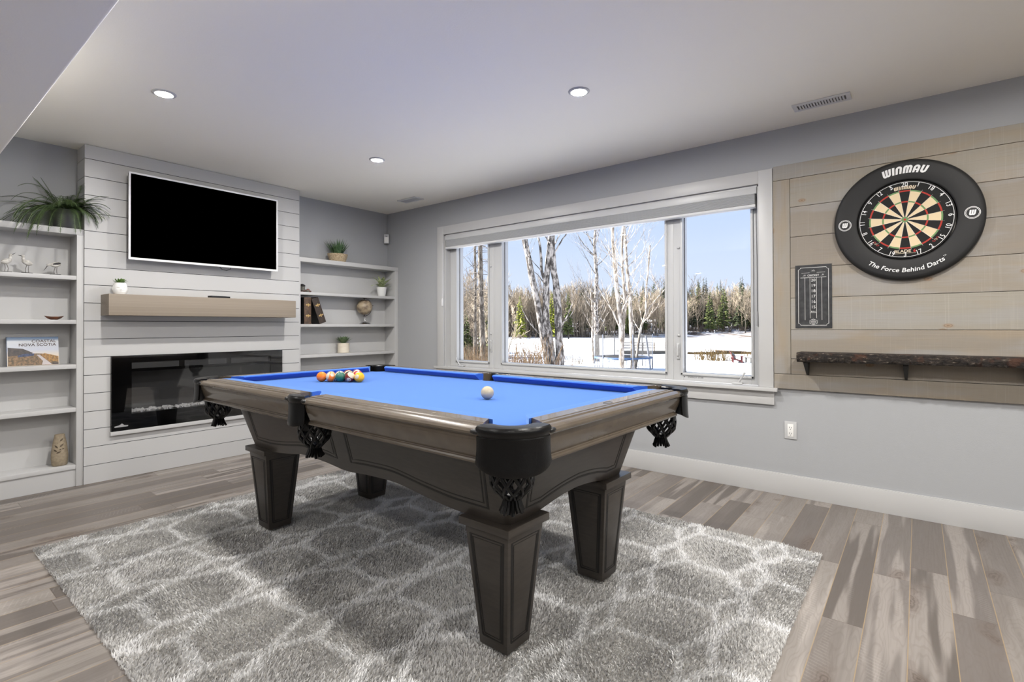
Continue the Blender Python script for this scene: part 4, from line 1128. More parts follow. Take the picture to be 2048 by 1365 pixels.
# cabinet
def hx(z): return .922+.277*(z-.47)
def hy(z): return .400+.277*(z-.47)
LF = ([0, .03, .15, .35, .51, .67, 1.1], [.487, .487, .499, .506, .482, .465, .462])
SF = ([0, .1, .2, .25, .6], [.500, .494, .477, .466, .462])
def smooth_i(x, tab):
    return float(np.mean([np.interp(abs(x+d), *tab) for d in np.linspace(-.05, .05, 7)])) if abs(x) > .08 else float(np.interp(abs(x), *tab))
def perim(z, off=0.0, rad=.034):
    a, b = hx(z)-off, hy(z)-off; pts = []
    nx, ny, nc = 48, 24, 6
    for cx_, cy_, a0, lin_, n in ((a, b, 0, (a-rad, b, -(a-rad), b), nx), (-a, b, PI/2, (-a, b-rad, -a, -(b-rad)), ny), (-a, -b, PI, (-(a-rad), -b, a-rad, -b), nx), (a, -b, 1.5*PI, (a, -(b-rad), a, b-rad), ny)):
        cc = (cx_-math.copysign(rad, cx_), cy_-math.copysign(rad, cy_))
        for k in range(nc): pts.append((cc[0]+rad*math.cos(a0+PI/2*k/nc), cc[1]+rad*math.sin(a0+PI/2*k/nc), 'c'))
        for k in range(n):
            t = k/n; pts.append((lin_[0]+(lin_[2]-lin_[0])*t, lin_[1]+(lin_[3]-lin_[1])*t, 'l' if n == nx else 's'))
    return pts
mb = MB(); vs = []; fs = []; base = perim(.47); n = len(base)
zb_ = [smooth_i(p[0], LF) if p[2] == 'l' else smooth_i(p[1], SF) if p[2] == 's' else .462 for p in base]
RW = 6
for side in (0, 1):
    for r in range(RW+1):
        for k in range(n):
            z = zb_[k]+(.800-zb_[k])*r/RW; p = perim_k = None
            vs.append((k, z, side))
cache = {}
def pk(k, z, side):
    key = (round(z, 4), side)
    if key not in cache: cache[key] = perim(z, .022*side)
    q = cache[key][k]; return (q[0], q[1], z)
vs = [pk(*v) for v in vs]
def idx(side, r, k): return side*(RW+1)*n+r*n+(k % n)
for r in range(RW):
    for k in range(n):
        fs.append((idx(0, r, k), idx(0, r, k+1), idx(0, r+1, k+1), idx(0, r+1, k))); fs.append((idx(1, r, k+1), idx(1, r, k), idx(1, r+1, k), idx(1, r+1, k+1)))
for k in range(n):
    fs.append((idx(0, 0, k+1), idx(0, 0, k), idx(1, 0, k), idx(1, 0, k+1)))
mb.add(vs, fs); cab = mb.build('cabinet', 'body', pt, smooth=30)
def groove(pts, r=.0042): 
    return pts, r
def strip(mb, pts3, nrm, w, t=.0008):
    """flat ribbon on a face: pts3 path, nrm outward normal"""
    nrm = Vector(nrm).normalized(); P3 = [Vector(p)+nrm*t for p in pts3]; N = len(P3); vs = []
    for i, p in enumerate(P3):
        d0 = (P3[min(i+1, N-1)]-P3[max(i-1, 0)]).normalized(); s = nrm.cross(d0).normalized()
        k = 1.0
        if 0 < i < N-1:
            c = (P3[i+1]-P3[i]).normalized().dot((P3[i]-P3[i-1]).normalized()); k = min(1.6, 1/max(.5, math.sqrt((1+c)/2)))
        vs += [tuple(p-s*w*k), tuple(p+s*w*k), tuple(p+s*w*k-nrm*.003), tuple(p-s*w*k-nrm*.003)]
    fs = []
    for i in range(N-1):
        a = i*4
        for j in range(4): fs.append((a+j, a+(j+1) % 4, a+4+(j+1) % 4, a+4+j))
    fs += [(3, 2, 1, 0), tuple((N-1)*4+j for j in range(4))]
    mb.add(vs, fs)
def long_path(sx, d):
    pts = [(.055+d, .80), (.055+d, .545+d)]
    for x in np.linspace(.10+d, .70, 16): pts.append((x, smooth_i(x, LF)+.047+d))
    pts += [(.845-d, .512+d), (.875-d, .80)]
    pts[1] = (.055+d, smooth_i(.055, LF)+.047+d)
    return [(sx*x, z) for x, z in pts]
mb = MB()
for sy in (-1, 1):
    for sx in (-1, 1):
        for d, w in ((0, .0042), (.016, .0022)):
            strip(mb, [(x, sy*hy(z), z) for x, z in long_path(sx, d)], (0, sy, -.277), w)
for sx in (-1, 1):
    for d, w in ((0, .0042), (.016, .0022)):
        pts = [(-(.36-d), .80), (-(.315-d), .508+d), (-.235, .508+d)]
        for y in np.linspace(-.2, .2, 15): pts.append((y, smooth_i(y, SF)+.040+d))
        pts += [(.235, .508+d), (.315-d, .508+d), (.36-d, .80)]
        strip(mb, [(sx*hx(z), y, z) for y, z in pts], (sx, 0, -.277), w)
g_ = mb.build('panel_moulding', 'groove', cab)
# legs
def leg(cx_, cy_):
    zt, zb, ht, hb, hc = .440, RZ+.004, .097, .061, .113
    mb = MB()
    vs = [(cx_+sx*h, cy_+sy*h, z) for z, h in ((zb, hb), (zt, ht)) for sx, sy in ((-1, -1), (1, -1), (1, 1), (-1, 1))]
    mb.add(vs, [(0,3,2,1), (4,5,6,7), (0,1,5,4), (1,2,6,5), (2,3,7,6), (3,0,4,7)])
    l = mb.build('leg', 'body', pt, bevel=.003)
    c = MB().box(cx_-hc, cx_+hc, cy_-hc, cy_+hc, zt, .4665).build('leg_cap', 'body', l, bevel=.002); ORG[c] = ORG[pt]
    mb = MB()
    hw = lambda z: hb+(ht-hb)*(z-zb)/(zt-zb)
    for nx_, ny_ in ((1, 0), (-1, 0), (0, 1), (0, -1)):
        for ins, w in ((.021, .0036), (.030, .0016)):
            zl, zh = zb+.036+ins-.021, zt-.030-ins+.021
            q = []
            for s_, z in ((-1, zl), (1, zl), (1, zh), (-1, zh), (-1, zl)):
                a = s_*(hw(z)-ins); h = hw(z)
                q.append((cx_+nx_*h-ny_*a, cy_+ny_*h+nx_*a, z))
            strip(mb, q, (nx_, ny_, -(ht-hb)/(zt-zb)), w)
    p = mb.build('panel_moulding', 'groove', l)
for sx in (-1, 1):
    for sy in (-1, 1): leg(sx*.837, sy*.318)

# ---------------------------------------------------------------- balls
BR = .028575
cP, sP = math.cos(PT), math.sin(PT)
def tw(x, y): return (PX+x*cP-y*sP, PY+x*sP+y*cP)
IVORY = (200, 188, 163)
CN = {1: (222, 168, 36), 2: (44, 70, 150), 3: (176, 40, 44), 4: (88, 56, 120), 5: (226, 118, 34), 6: (34, 96, 78), 7: (112, 44, 36), 8: (22, 22, 24)}
def ball_mat(num):
    m = bpy.data.materials.new('phenolic_ball_%d' % num); m.use_nodes = True; t = NT(m); b = P(m)
    x, y, z = t.sep(t.obj())
    base = lin(CN[(num-1) % 8+1 if num != 8 else 8]) if num <= 8 else lin(CN[num-8])
    iv = lin(IVORY)
    c = base
    if num > 8: c = t.mix(t.ss(t.m('ABSOLUTE', z), BR*.52, BR*.545), base, iv)
    circ = t.ss(t.m('SQRT', t.m('ADD', t.m('MULTIPLY', y, y), t.m('MULTIPLY', z, z))), BR*.40, BR*.425)
    circ = t.m('MAXIMUM', circ, t.m('LESS_THAN', x, 0.0))
    c = t.mix(circ, iv, c)
    t.put(b.inputs['Base Color'], c); b.inputs['Roughness'].default_value = .08; b.inputs['Coat Weight'].default_value = .3
    return m
def ball(num, x, y, rot, label):
    X, Y = tw(x, y); c = (X, Y, ZB+BR+.0004)
    mb = MB(); mb.sphere((0, 0, 0), BR, 40)
    o = mb.build('pool_ball', ball_mat(num), smooth=80); o.location = c; o.rotation_euler = rot
    tag(o, label, 'pool ball', 'racked pool balls on the blue cloth')
    mb = MB(); v, f = text_geo(str(num), .017, .01, 3); pts = []
    for a, b_ in v:
        d = Vector((BR, a, b_)).normalized()*(BR+.00012); pts.append(tuple(d))
    mb.add(pts, f); n_ = mb.build('number', 'black'); n_.parent = o; 
    return o
# the +X side of each ball carries its number; to_cam turns it toward the viewer
def face(x, y, dz=0.0, tilt=0.0, roll=0.0):
    X, Y = tw(x, y); a = math.atan2(-3.794-Y, 4.867-X)+dz
    return (Matrix.Rotation(a, 3, 'Z') @ Matrix.Rotation(-tilt, 3, 'Y') @ Matrix.Rotation(roll, 3, 'X')).to_euler()
S3 = BR*math.sqrt(3)+.0003
def rk(r, j): return (-.5035-r*S3, (j-r/2)*(2*BR+.0003))
RACK = [((0, 0), 1, (-.55, .25, .4), 'yellow ball number one at the front point of the rack'),
        ((1, 0), 15, (-.25, -.45, -.7), 'maroon striped ball in the near side of the rack, next to the yellow one'),
        ((2, 0), 6, (2.4, .3, 0), 'plain green ball in the middle of the near side of the rack'),
        ((3, 0), 13, (.35, .55, 1.2), 'orange striped ball in the near side of the rack'),
        ((4, 0), 5, (2.6, .2, .2), 'plain orange ball at the left end of the rack'),
        ((1, 1), 11, (-.3, .75, .3), 'red striped ball behind the yellow ball in the rack'),
        ((2, 1), 8, (2.5, .7, .4), 'black ball in the centre of the rack'),
        ((3, 1), 14, (.9, 1.1, .7), 'green striped ball behind the maroon striped one in the rack'),
        ((4, 1), 10, (2.0, .9, 1.2), 'blue striped ball in the hidden rear row of the rack'),
        ((2, 2), 3, (2.8, .6, .3), 'plain red ball on the far side of the rack'),
        ((3, 2), 9, (2.2, .4, .3), 'yellow striped ball inside the rear of the rack'),
        ((4, 2), 2, (2.2, .4, .3), 'plain blue ball in the rear row of the rack'),
        ((3, 3), 12, (1.2, .4, .3), 'purple striped ball on the far side of the rack'),
        ((4, 3), 7, (2.2, .3, .3), 'plain maroon ball in the rear row of the rack'),
        ((4, 4), 4, (2.2, .4, .3), 'plain purple ball at the far rear corner of the rack')]
for (r, j), num, (dz, ti, ro), lab in RACK:
    x, y = rk(r, j); ball(num, x, y, face(x, y, dz, ti, ro), lab)
X, Y = tw(.520, -.055)
mb = MB(); mb.sphere((0, 0, 0), BR, 40); o = mb.build('cue_ball', mat('ivory_phenolic', (178, 167, 143), .08, coat=.3), smooth=80); o.location = (X, Y, ZB+BR+.0004)
tag(o, 'ivory cue ball alone on the near half of the blue cloth', 'pool ball')

# ---------------------------------------------------------------- rug
RX0, RX1, RY0, RY1 = 1.375, 4.495, -3.265, -.905
rug = thing('shag_rug', 'grey and white trellis patterned shag rug under the pool table', 'rug', ((RX0+RX1)/2, (RY0+RY1)/2, 0))
MB().box(RX0+.01, RX1-.01, RY0+.01, RY1-.01, .0006, .007).build('backing', 'rugback', rug)
rg = np.random.default_rng(11)
sp_ = .0051
gx, gy = np.meshgrid(np.arange(RX0, RX1, sp_), np.arange(RY0, RY1, sp_)); gx = gx.ravel(); gy = gy.ravel(); N = len(gx)
gx = gx+rg.uniform(-.0035, .0035, N); gy = gy+rg.uniform(-.0035, .0035, N)
def vnoise(x, y, s, seed):
    r = np.random.default_rng(seed); G = r.uniform(-1, 1, (64, 64)); X_ = x/s; Y_ = y/s
    i = np.floor(X_).astype(int); j = np.floor(Y_).astype(int); fx = X_-i; fy = Y_-j; fx = fx*fx*(3-2*fx); fy = fy*fy*(3-2*fy)
    g = lambda a, b: G[a % 64, b % 64]
    return (g(i, j)*(1-fx)+g(i+1, j)*fx)*(1-fy)+(g(i, j+1)*(1-fx)+g(i+1, j+1)*fx)*fy
wx = gx+.030*vnoise(gx, gy, .2, 1)+.012*vnoise(gx, gy, .06, 2); wy = gy+.028*vnoise(gx, gy, .2, 3)+.011*vnoise(gx, gy, .06, 4)
u = (wx-2.115)/.396; v = (wy+2.930)/.3445
u = u-np.round(u); v = v-np.round(v); au = np.abs(u); av = np.abs(v)
d1 = np.where(au < .36, (.5-av)*.3445, 9.0)
ex = .5-.34*av
d2 = np.abs(au-ex)*.396/math.sqrt(1+(.34*.396/.3445)**2)
dd = np.minimum(d1, d2)
tone = np.clip((.0250+.007*vnoise(gx, gy, .05, 8)+rg.normal(0, .005, N)-dd)/.013, 0, 1)
tone = np.where(rg.random(N) < .03, rg.random(N)*.6, tone)
shade_ = np.clip(.5+.5*vnoise(gx, gy, .11, 9)+rg.normal(0, .33, N), 0, 1)
hh = rg.uniform(.011, .017, N)+tone*.004+.003*vnoise(gx, gy, .09, 6)
# legs press the pile down
for sx in (-1, 1):
    for sy in (-1, 1):
        lx, ly = tw(sx*.837, sy*.318); hh = np.where((abs(gx-lx) < .067) & (abs(gy-ly) < .067), .009, hh)
la = 2.5*vnoise(gx, gy, .3, 5)+rg.uniform(-1.4, 1.4, N)+.6; ll = rg.uniform(.15, .75, N)*hh
ra = rg.uniform(0, PI, N); wd = rg.uniform(.0019, .0032, N)
cx_, sx_ = np.cos(ra)*wd, np.sin(ra)*wd; tx, ty = np.cos(la)*ll, np.sin(la)*ll
z0 = np.full(N, .004)
V = np.empty((N, 5, 3), np.float32)
V[:, 0] = np.stack([gx-cx_, gy-sx_, z0], 1); V[:, 1] = np.stack([gx+cx_, gy+sx_, z0], 1)
V[:, 2] = np.stack([gx+cx_*.9+tx*.4, gy+sx_*.9+ty*.4, z0+hh*.7], 1); V[:, 3] = np.stack([gx-cx_*.9+tx*.4, gy-sx_*.9+ty*.4, z0+hh*.7], 1)
V[:, 4] = np.stack([gx+tx, gy+ty, z0+hh], 1)
V -= np.array(ORG[rug], np.float32)
b_ = (np.arange(N)*5)[:, None]
loops = np.concatenate([b_+np.array([[0, 1, 2, 3]]), b_+np.array([[3, 2, 4]])], 1).astype(np.int32)
me = bpy.data.meshes.new('pile'); me.vertices.add(N*5); me.vertices.foreach_set('co', V.ravel())
me.loops.add(N*7); me.loops.foreach_set('vertex_index', loops.ravel()); me.polygons.add(N*2)
ls = np.stack([np.arange(N)*7, np.arange(N)*7+4], 1).ravel().astype(np.int32); me.polygons.foreach_set('loop_start', ls)
me.update(calc_edges=True); me.materials.append(M['rug'])
for nm, arr in (('tone', tone), ('vary', shade_)):
    a = me.attributes.new(nm, 'FLOAT', 'POINT'); a.data.foreach_set('value', np.repeat(arr, 5).astype(np.float32))
me.validate()
pile = bpy.data.objects.new('pile', me); COL.objects.link(pile); pile.parent = rug; pile['kind'] = 'stuff'

# ---------------------------------------------------------------- outdoors
CAM = (4.8669, -3.7938)
KS = [(0, -.25), (8, -.45), (22, -1.15), (33.5, -1.68), (42, -1.9), (58, -2.1), (137, -2.1), (150, -.6), (200, 5), (300, 6)]
def ground(x, y):
    s = math.hypot(x-CAM[0], y-CAM[1])
    return float(np.interp(s, [k[0] for k in KS], [k[1] for k in KS]))+(.05*math.sin(x*.7)*math.cos(y*.6) if s > 8 else 0)
def polar(s, a): return CAM[0]+s*math.cos(a), CAM[1]+s*math.sin(a)
def terrain(s0, s1, ns, a0, a1, na, dz=0.0, nz=0.0):
    mb = MB(); vs = []; fs = []; rnd = random.Random(3)
    for i in range(ns+1):
        s = s0*(s1/s0)**(i/ns)
        for k in range(na+1):
            x, y = polar(s, a0+(a1-a0)*k/na); y = max(y, .24)
            vs.append((x, y, ground(x, y)+dz+rnd.uniform(-nz, nz)))
    for i in range(ns):
        for k in range(na): fs.append((i*(na+1)+k, i*(na+1)+k+1, (i+1)*(na+1)+k+1, (i+1)*(na+1)+k))
    mb.add(vs, fs); return mb
A0, A1 = math.radians(75), math.radians(175)
struct(terrain(4.1, 61, 60, math.radians(10), math.radians(176), 120, 0, .012).build('snow_ground', 'snow', smooth=60), 'snow covered back yard sloping to the lake')
struct(terrain(60.5, 139, 6, A0, A1, 60, -.02).build('frozen_lake_ground', 'snow', smooth=60), 'flat snow covered frozen lake')
struct(terrain(136, 300, 40, A0, A1, 120, .0, .3).build('hillside_ground', 'floor_forest', smooth=60), 'snowy wooded hillside beyond the lake')

MINR = [.03]
def branchy(mb, base, d, L, r, depth, rnd, spread=.75, nb=4, m=0, up=.12, taper=.55, sides=5):
    p = Vector(base); d = Vector(d).normalized(); n = 5; pts = [p.copy()]; rr = [r]
    for i in range(n):
        d = (d+Vector((rnd.uniform(-.14, .14), rnd.uniform(-.14, .14), rnd.uniform(-.05, .1)+up*.4))).normalized()
        p = p+d*(L/n); pts.append(p.copy()); rr.append(r*(1-(1-taper*.5)*(i+1)/n))
    mb.tube(pts, rr, sides if depth > 1 else 3, m, cap=False)
    if depth <= 0: return
    for k in range(nb):
        t = rnd.uniform(.3, 1.0) if k else 1.0
        i = min(n-1, int(t*n)); q = pts[i].lerp(pts[i+1], min(1, t*n-i)); dd = (pts[i+1]-pts[i]).normalized()
        s = Vector((rnd.uniform(-1, 1), rnd.uniform(-1, 1), rnd.uniform(-.3, .6))); s = (s-dd*s.dot(dd))
        if s.length < .01: continue
        nd = (dd+s.normalized()*spread*rnd.uniform(.6, 1.3)+Vector((0,0,up))).normalized()
        branchy(mb, q, nd, L*rnd.uniform(.5, .75), max(rr[i]*.55, MINR[0]), depth-1, rnd, spread, nb, m, up, taper, sides)
def bare_mesh(seed, h, multi, spread, r):
    rnd = random.Random(seed); mb = MB()
    for k in range(multi):
        a = 2*PI*k/multi+rnd.random(); lean_ = .0 if multi == 1 else .28
        base = (.25*math.cos(a)*(multi > 1), .25*math.sin(a)*(multi > 1), -.3)
        p = Vector(base); d = Vector((lean_*math.cos(a), lean_*math.sin(a), 1)).normalized(); pts = [p.copy()]; n = 9
        for i in range(n):
            d = (d+Vector((rnd.uniform(-.09, .09), rnd.uniform(-.09, .09), .05))).normalized(); p = p+d*h/n; pts.append(p.copy())
        rr = [r*(1-.85*i/n) for i in range(n+1)]; mb.tube(pts, rr, 5, 0, cap=False)
        for j in range(int(16/multi)+4):
            t = rnd.uniform(.22, .98); i = min(n-1, int(t*n)); q = pts[i].lerp(pts[i+1], t*n-i); b = rnd.uniform(0, 2*PI)
            branchy(mb, q, (math.cos(b)*spread, math.sin(b)*spread, rnd.uniform(.4, 1.0)), h*rnd.uniform(.14, .3)*(1.25-t*.6), rr[i]*.5, 2, rnd, .7, 4, 0, .15)
    return mb
def conifer_mesh(seed, h, w, m_needle, dens=1.0, bare=.12):
    rnd = random.Random(seed); mb = MB()
    mb.tube([(0, 0, -.3), (0, 0, h*.5), (0, 0, h)], [h*.014+.03, h*.009+.02, .01], 5, 1, cap=False)
    nw = int(26*dens)
    for i in range(nw):
        t = bare+(1-bare)*(i/nw); z = h*t; R_ = w*(1-t)**.8*rnd.uniform(.75, 1.15)+.06
        for k in range(rnd.randint(7, 10)):
            a = rnd.uniform(0, 2*PI); L = R_*rnd.uniform(.65, 1.15); c, s = math.cos(a), math.sin(a)
            dr = -L*rnd.uniform(.15, .5); ww = L*rnd.uniform(.16, .26)
            zz = z+rnd.uniform(-.4, .4)*h/nw
            q0 = (0, 0, zz); q1 = (c*L*.55-s*ww, s*L*.55+c*ww, zz+dr*.45-ww*.4); q2 = (c*L, s*L, zz+dr*.8); q3 = (c*L*.55+s*ww, s*L*.55-c*ww, zz+dr*.45-ww*.4); q4 = (c*L*.6, s*L*.6, zz+dr*.2+ww*.25)
            mb.add([q0, q1, q2, q3, q4], [(0, 1, 4), (1, 2, 4), (2, 3, 4), (3, 0, 4)], 0)
    o = (mb, [m_needle, 'bark_spruce']); return o
protos_c = [conifer_mesh(s, h, w, m, d)[0].build('spruce_tree', [m, 'bark_spruce']) for s, h, w, m, d in ((1, 12, 2.3, 'needle', 1.2), (2, 13, 2.0, 'needle_d', 1.2), (3, 10, 2.2, 'needle', 1.0), (4, 12, 1.7, 'needle_d', 1.2))]
py = conifer_mesh(5, 9, 1.7, 'needle_y', 1.2)[0].build('spruce_tree', ['needle_y', 'bark_spruce'])
protos_b = [bare_mesh(s, h, mu, sp, r).build('bare_tree', mt) for s, h, mu, sp, r, mt in ((11, 10, 1, .8, .13, 'bark_far'), (12, 9, 2, .8, .11, 'bark_far'), (13, 8, 3, .9, .10, 'bark_far2'), (14, 11, 1, .7, .13, 'bark_far2'), (15, 7, 3, 1.0, .08, 'bark_far'))]
rnd = random.Random(21)
used = set()
def plant(proto, x, y, sc_, label, cat, group=None, sink=.0):
    z = ground(x, y)-sink; rz = rnd.uniform(0, 6.28); s = (sc_*rnd.uniform(.9, 1.1), sc_*rnd.uniform(.9, 1.1), sc_)
    if proto.name in used: o = proto.copy(); COL.objects.link(o)
    else: o = proto; used.add(proto.name)
    o.location = (x, y, z); o.rotation_euler = (0, 0, rz); o.scale = s
    tag(o, label, cat, group); return o
def pxpos(px, D):
    a = (px-1024)/1024.7; f_ = (-.62100, .78381); r_ = (.78381, .62100)
    return CAM[0]+D*(f_[0]+r_[0]*a), CAM[1]+D*(f_[1]+r_[1]*a)
SP = 'dark spruce tree in the forest on the far shore of the lake'
BT = 'bare pale deciduous tree in the forest on the far shore of the lake'
# forest: bearing is given by a, the tangent of the angle right of the view axis
for k in range(170):
    a = rnd.uniform(-.24, .66); D = rnd.choice((141, 146, 152, 160, 170, 182))+rnd.uniform(-3, 3)
    x, y = pxpos(1024+a*1024.7, D)
    right = a > .12
    sc_ = rnd.uniform(.7, 1.15)*(1.05 if right else .9)
    plant(rnd.choice(protos_c), x, y, sc_, SP, 'tree', 'spruces of the far forest')
for k in range(225):
    a = rnd.uniform(-.24, .66); D = rnd.choice((139, 142, 147, 153, 160, 168, 178))+rnd.uniform(-2.5, 2.5)
    x, y = pxpos(1024+a*1024.7, D)
    sc_ = rnd.uniform(.85, 1.25)*(1.15 if a < .2 else 1.0)
    plant(rnd.choice(protos_b), x, y, sc_, BT, 'tree', 'bare trees of the far forest')
# understorey twigs along the shore: nobody could count them
mb = MB(); r2 = random.Random(8)
for k in range(5200):
    a = r2.uniform(-.24, .66); D = r2.uniform(138, 160); x, y = pxpos(1024+a*1024.7, D); z = ground(x, y)
    h = r2.uniform(.8, 3.2); dx, dy = r2.uniform(-.8, .8), r2.uniform(-.8, .8); w = r2.uniform(.03, .07)
    mb.add([(x-w, y-w, z-.1), (x+w, y+w, z-.1), (x+dx, y+dy, z+h)], [(0, 1, 2)], k % 2)
tag(mb.build('undergrowth', ['stems', 'bark_spruce']), 'tangled brown undergrowth along the far lake shore', 'undergrowth', kind='stuff')
# nearer wood beyond the left panes
for k in range(34):
    px = rnd.uniform(740, 1000); D = rnd.uniform(34, 62); x, y = pxpos(px, D)
    if px > 985 and D < 45: D = 55
    plant(rnd.choice(protos_b), x, y, rnd.uniform(.62, .95)*(.75 if D < 45 else .85), 'bare pale tree of the near wood seen through the left casement', 'tree', 'bare trees of the near wood')
for k in range(30):
    px = rnd.uniform(760, 992); D = rnd.uniform(40, 66); x, y = pxpos(px, D)
    plant(rnd.choice(protos_c[:3]), x, y, rnd.uniform(.45, .7), 'dark spruce of the near wood seen through the left casement', 'tree', 'spruces of the near wood')
for k in range(46):
    px = rnd.uniform(1000, 1235); D = rnd.uniform(78, 120); x, y = pxpos(px, D)
    if D > 92: D = 136
    x, y = pxpos(px, max(D, 136) if px > 1190 else 136+rnd.uniform(0, 5))
    plant(rnd.choice(protos_b), x, y, rnd.uniform(.9, 1.35), 'bare bushy tree massed on the shore behind the three trunked maple', 'tree', 'bare trees behind the maple')
for px, D, s_, pr, lab in ((1040, 130, 1.25, py, 'yellow green spruce standing left of the three trunked maple'), (1104, 128, 1.35, py, 'yellow green spruce seen between the trunks of the maple'), (1137, 128, 1.0, protos_c[0], 'dense green spruce just right of the three trunked maple'),
                          (1259, 138, .95, protos_c[2], 'green spruce behind the pair of pale birches'), (1420, 138, 1.0, protos_c[0], 'broad green spruce at the shore in the right casement'), (1448, 141, 1.05, protos_c[0], 'pointed green spruce right of the broad one in the right casement'), (1388, 168, 1.0, protos_c[3], 'tall spruce top rising at the left of the right casement')):
    x, y = pxpos(px, D); plant(pr, x, y, s_, lab, 'tree')

MINR[0] = .006
RV = Vector((.78381, .62100, 0)); FV = Vector((-.62100, .78381, 0))
def manual_tree(name, base, trunks, m, label, seed, tw_n=8, tl=1.6, depth=2, cat='tree'):
    bx, by = base; bz = ground(bx, by); o = thing(name, label, cat, (bx, by, bz)); rnd = random.Random(seed)
    for pts, rr, br in trunks:
        mb = MB(); P3 = [Vector((bx, by, bz))+RV*p[0]+Vector((0,0,p[1]))+FV*(p[2] if len(p) > 2 else 0) for p in pts]
        Q = []; R_ = []
        for i in range(len(P3)-1):
            for s in range(3):
                t = s/3; Q.append(P3[i].lerp(P3[i+1], t)+Vector((rnd.uniform(-1, 1), rnd.uniform(-1, 1), 0))*.012); R_.append((rr[0]+(rr[1]-rr[0])*((i+t)/(len(P3)-1)))*rnd.uniform(.93, 1.08))
        Q.append(P3[-1]); R_.append(rr[1]); mb.tube(Q, R_, 9, 0)
        t_ = mb.build('trunk', m, o, smooth=60)
        if br:
            mb = MB()
            for k in range(br):
                t = rnd.uniform(.35, 1); i = min(len(Q)-2, int(t*(len(Q)-1))); q = Q[i]; b = rnd.uniform(0, 2*PI)
                branchy(mb, q, (math.cos(b), math.sin(b), rnd.uniform(.6, 1.3)), tl*rnd.uniform(.6, 1.3), R_[i]*.34, depth, rnd, .55, 3, 0, .12, sides=4)
            mb.build('branches', m, t_)
    return o
x, y = pxpos(1109, 20)
mt = manual_tree('maple_tree', (x, y), [
    ([(-.10, -.2), (-.17, .3), (-.35, 1.25), (-.62, 2.8), (-.90, 4.2), (-1.14, 5.55), (-1.30, 7.2), (-1.35, 9.5)], (.15, .10), 5),
    ([(.02, -.2), (-.04, .3), (-.13, 1.25), (-.31, 2.4), (-.33, 3.4), (-.28, 4.2), (-.14, 5.6), (-.08, 7.2), (.1, 9.5)], (.15, .10), 4),
    ([(.24, -.2), (.22, .3), (.19, 1.25), (.15, 2.4), (.09, 3.6), (-.06, 4.6), (-.09, 5.6), (-.02, 7.2), (.3, 9.5)], (.18, .10), 4),
    ([(-.33, 3.7, -.05), (-.42, 4.05, -.1), (-.52, 4.35, -.1), (-.53, 5.0, -.15), (-.62, 5.6, -.2), (-.8, 6.6, -.3)], (.07, .035), 2),
    ([(-.02, 5.0, -.1), (.25, 5.45, -.1), (.48, 5.8, -.1), (.8, 6.5, -.1)], (.035, .015), 0)],
    'bark_maple', 'large grey three trunked maple in the middle pane', 5, tl=1.1, depth=1)
x, y = pxpos(1243, 25)
manual_tree('birch_tree', (x, y), [
    ([(.02, -.2), (0, .6), (-.02, 2.2), (-.12, 3.4), (-.30, 5.0), (-.42, 6.6), (-.36, 8.5)], (.14, .06), 9),
    ([(.05, 1.6, .1), (.10, 2.6, .1), (.22, 3.8, .1), (.10, 5.2, .1), (.05, 6.2, .1), (.22, 8.4, .1)], (.11, .05), 9),
    ([(-.05, 2.3, 0), (-.45, 3.2, 0), (-.9, 3.9, 0), (-1.3, 4.6, 0)], (.05, .02), 4)],
    'bark_birch', 'pale forked birch on the left in front of the trampoline', 6, tl=1.5, depth=2)
x, y = pxpos(1264, 32)
manual_tree('birch_tree', (x, y), [
    ([(.05, -.2), (.06, 1.0), (-.05, 2.8), (-.10, 4.6), (-.30, 6.4), (-.40, 8.2), (-.55, 10)], (.16, .07), 12)],
    'bark_birch', 'tall straight birch on the right in front of the trampoline', 7, tl=1.9, depth=2)
x, y = pxpos(1268, 33)
manual_tree('birch_tree', (x, y), [
    ([(.05, -.2), (.18, .9), (.32, 1.9), (.45, 2.7), (.75, 3.6), (.80, 5.2), (.95, 6.6), (1.05, 8)], (.09, .05), 8),
    ([(.5, 2.9, 0), (.95, 3.9, 0), (1.6, 4.7, 0), (2.2, 5.4, 0)], (.06, .02), 4)],
    'bark_birch', 'thin leaning birch with a kinked trunk, rightmost by the trampoline', 8, tl=1.7, depth=2)
x, y = pxpos(1194, 45)
manual_tree('birch_tree', (x, y), [([(0, -.2), (-.05, 2.5), (-.1, 5), (.0, 7.5), (-.2, 10), (-.1, 12)], (.24, .10), 16)], 'bark_maple', 'greyish tree with twin trunks left of the trampoline', 9, tl=2.8, depth=2)
x, y = pxpos(1187, 41)
manual_tree('birch_tree', (x, y), [([(0, -.2), (-.1, 2.0), (-.05, 4), (-.25, 6)], (.10, .05), 10)], 'bark_birch', 'slim bare tree beside the greyish one left of the trampoline', 10, tl=1.8, depth=2)
x, y = pxpos(963, 27)
manual_tree('spruce_tree', (x, y), [([(.1, -.2), (.06, 1.5), (.0, 3.5), (-.05, 5.5), (-.05, 8), (-.03, 11)], (.17, .10), 0)], 'bark_spruce', 'dead spruce trunk with bare drooping branches in the left casement', 12)
mb = MB(); rnd3 = random.Random(31); bz = ground(x, y)
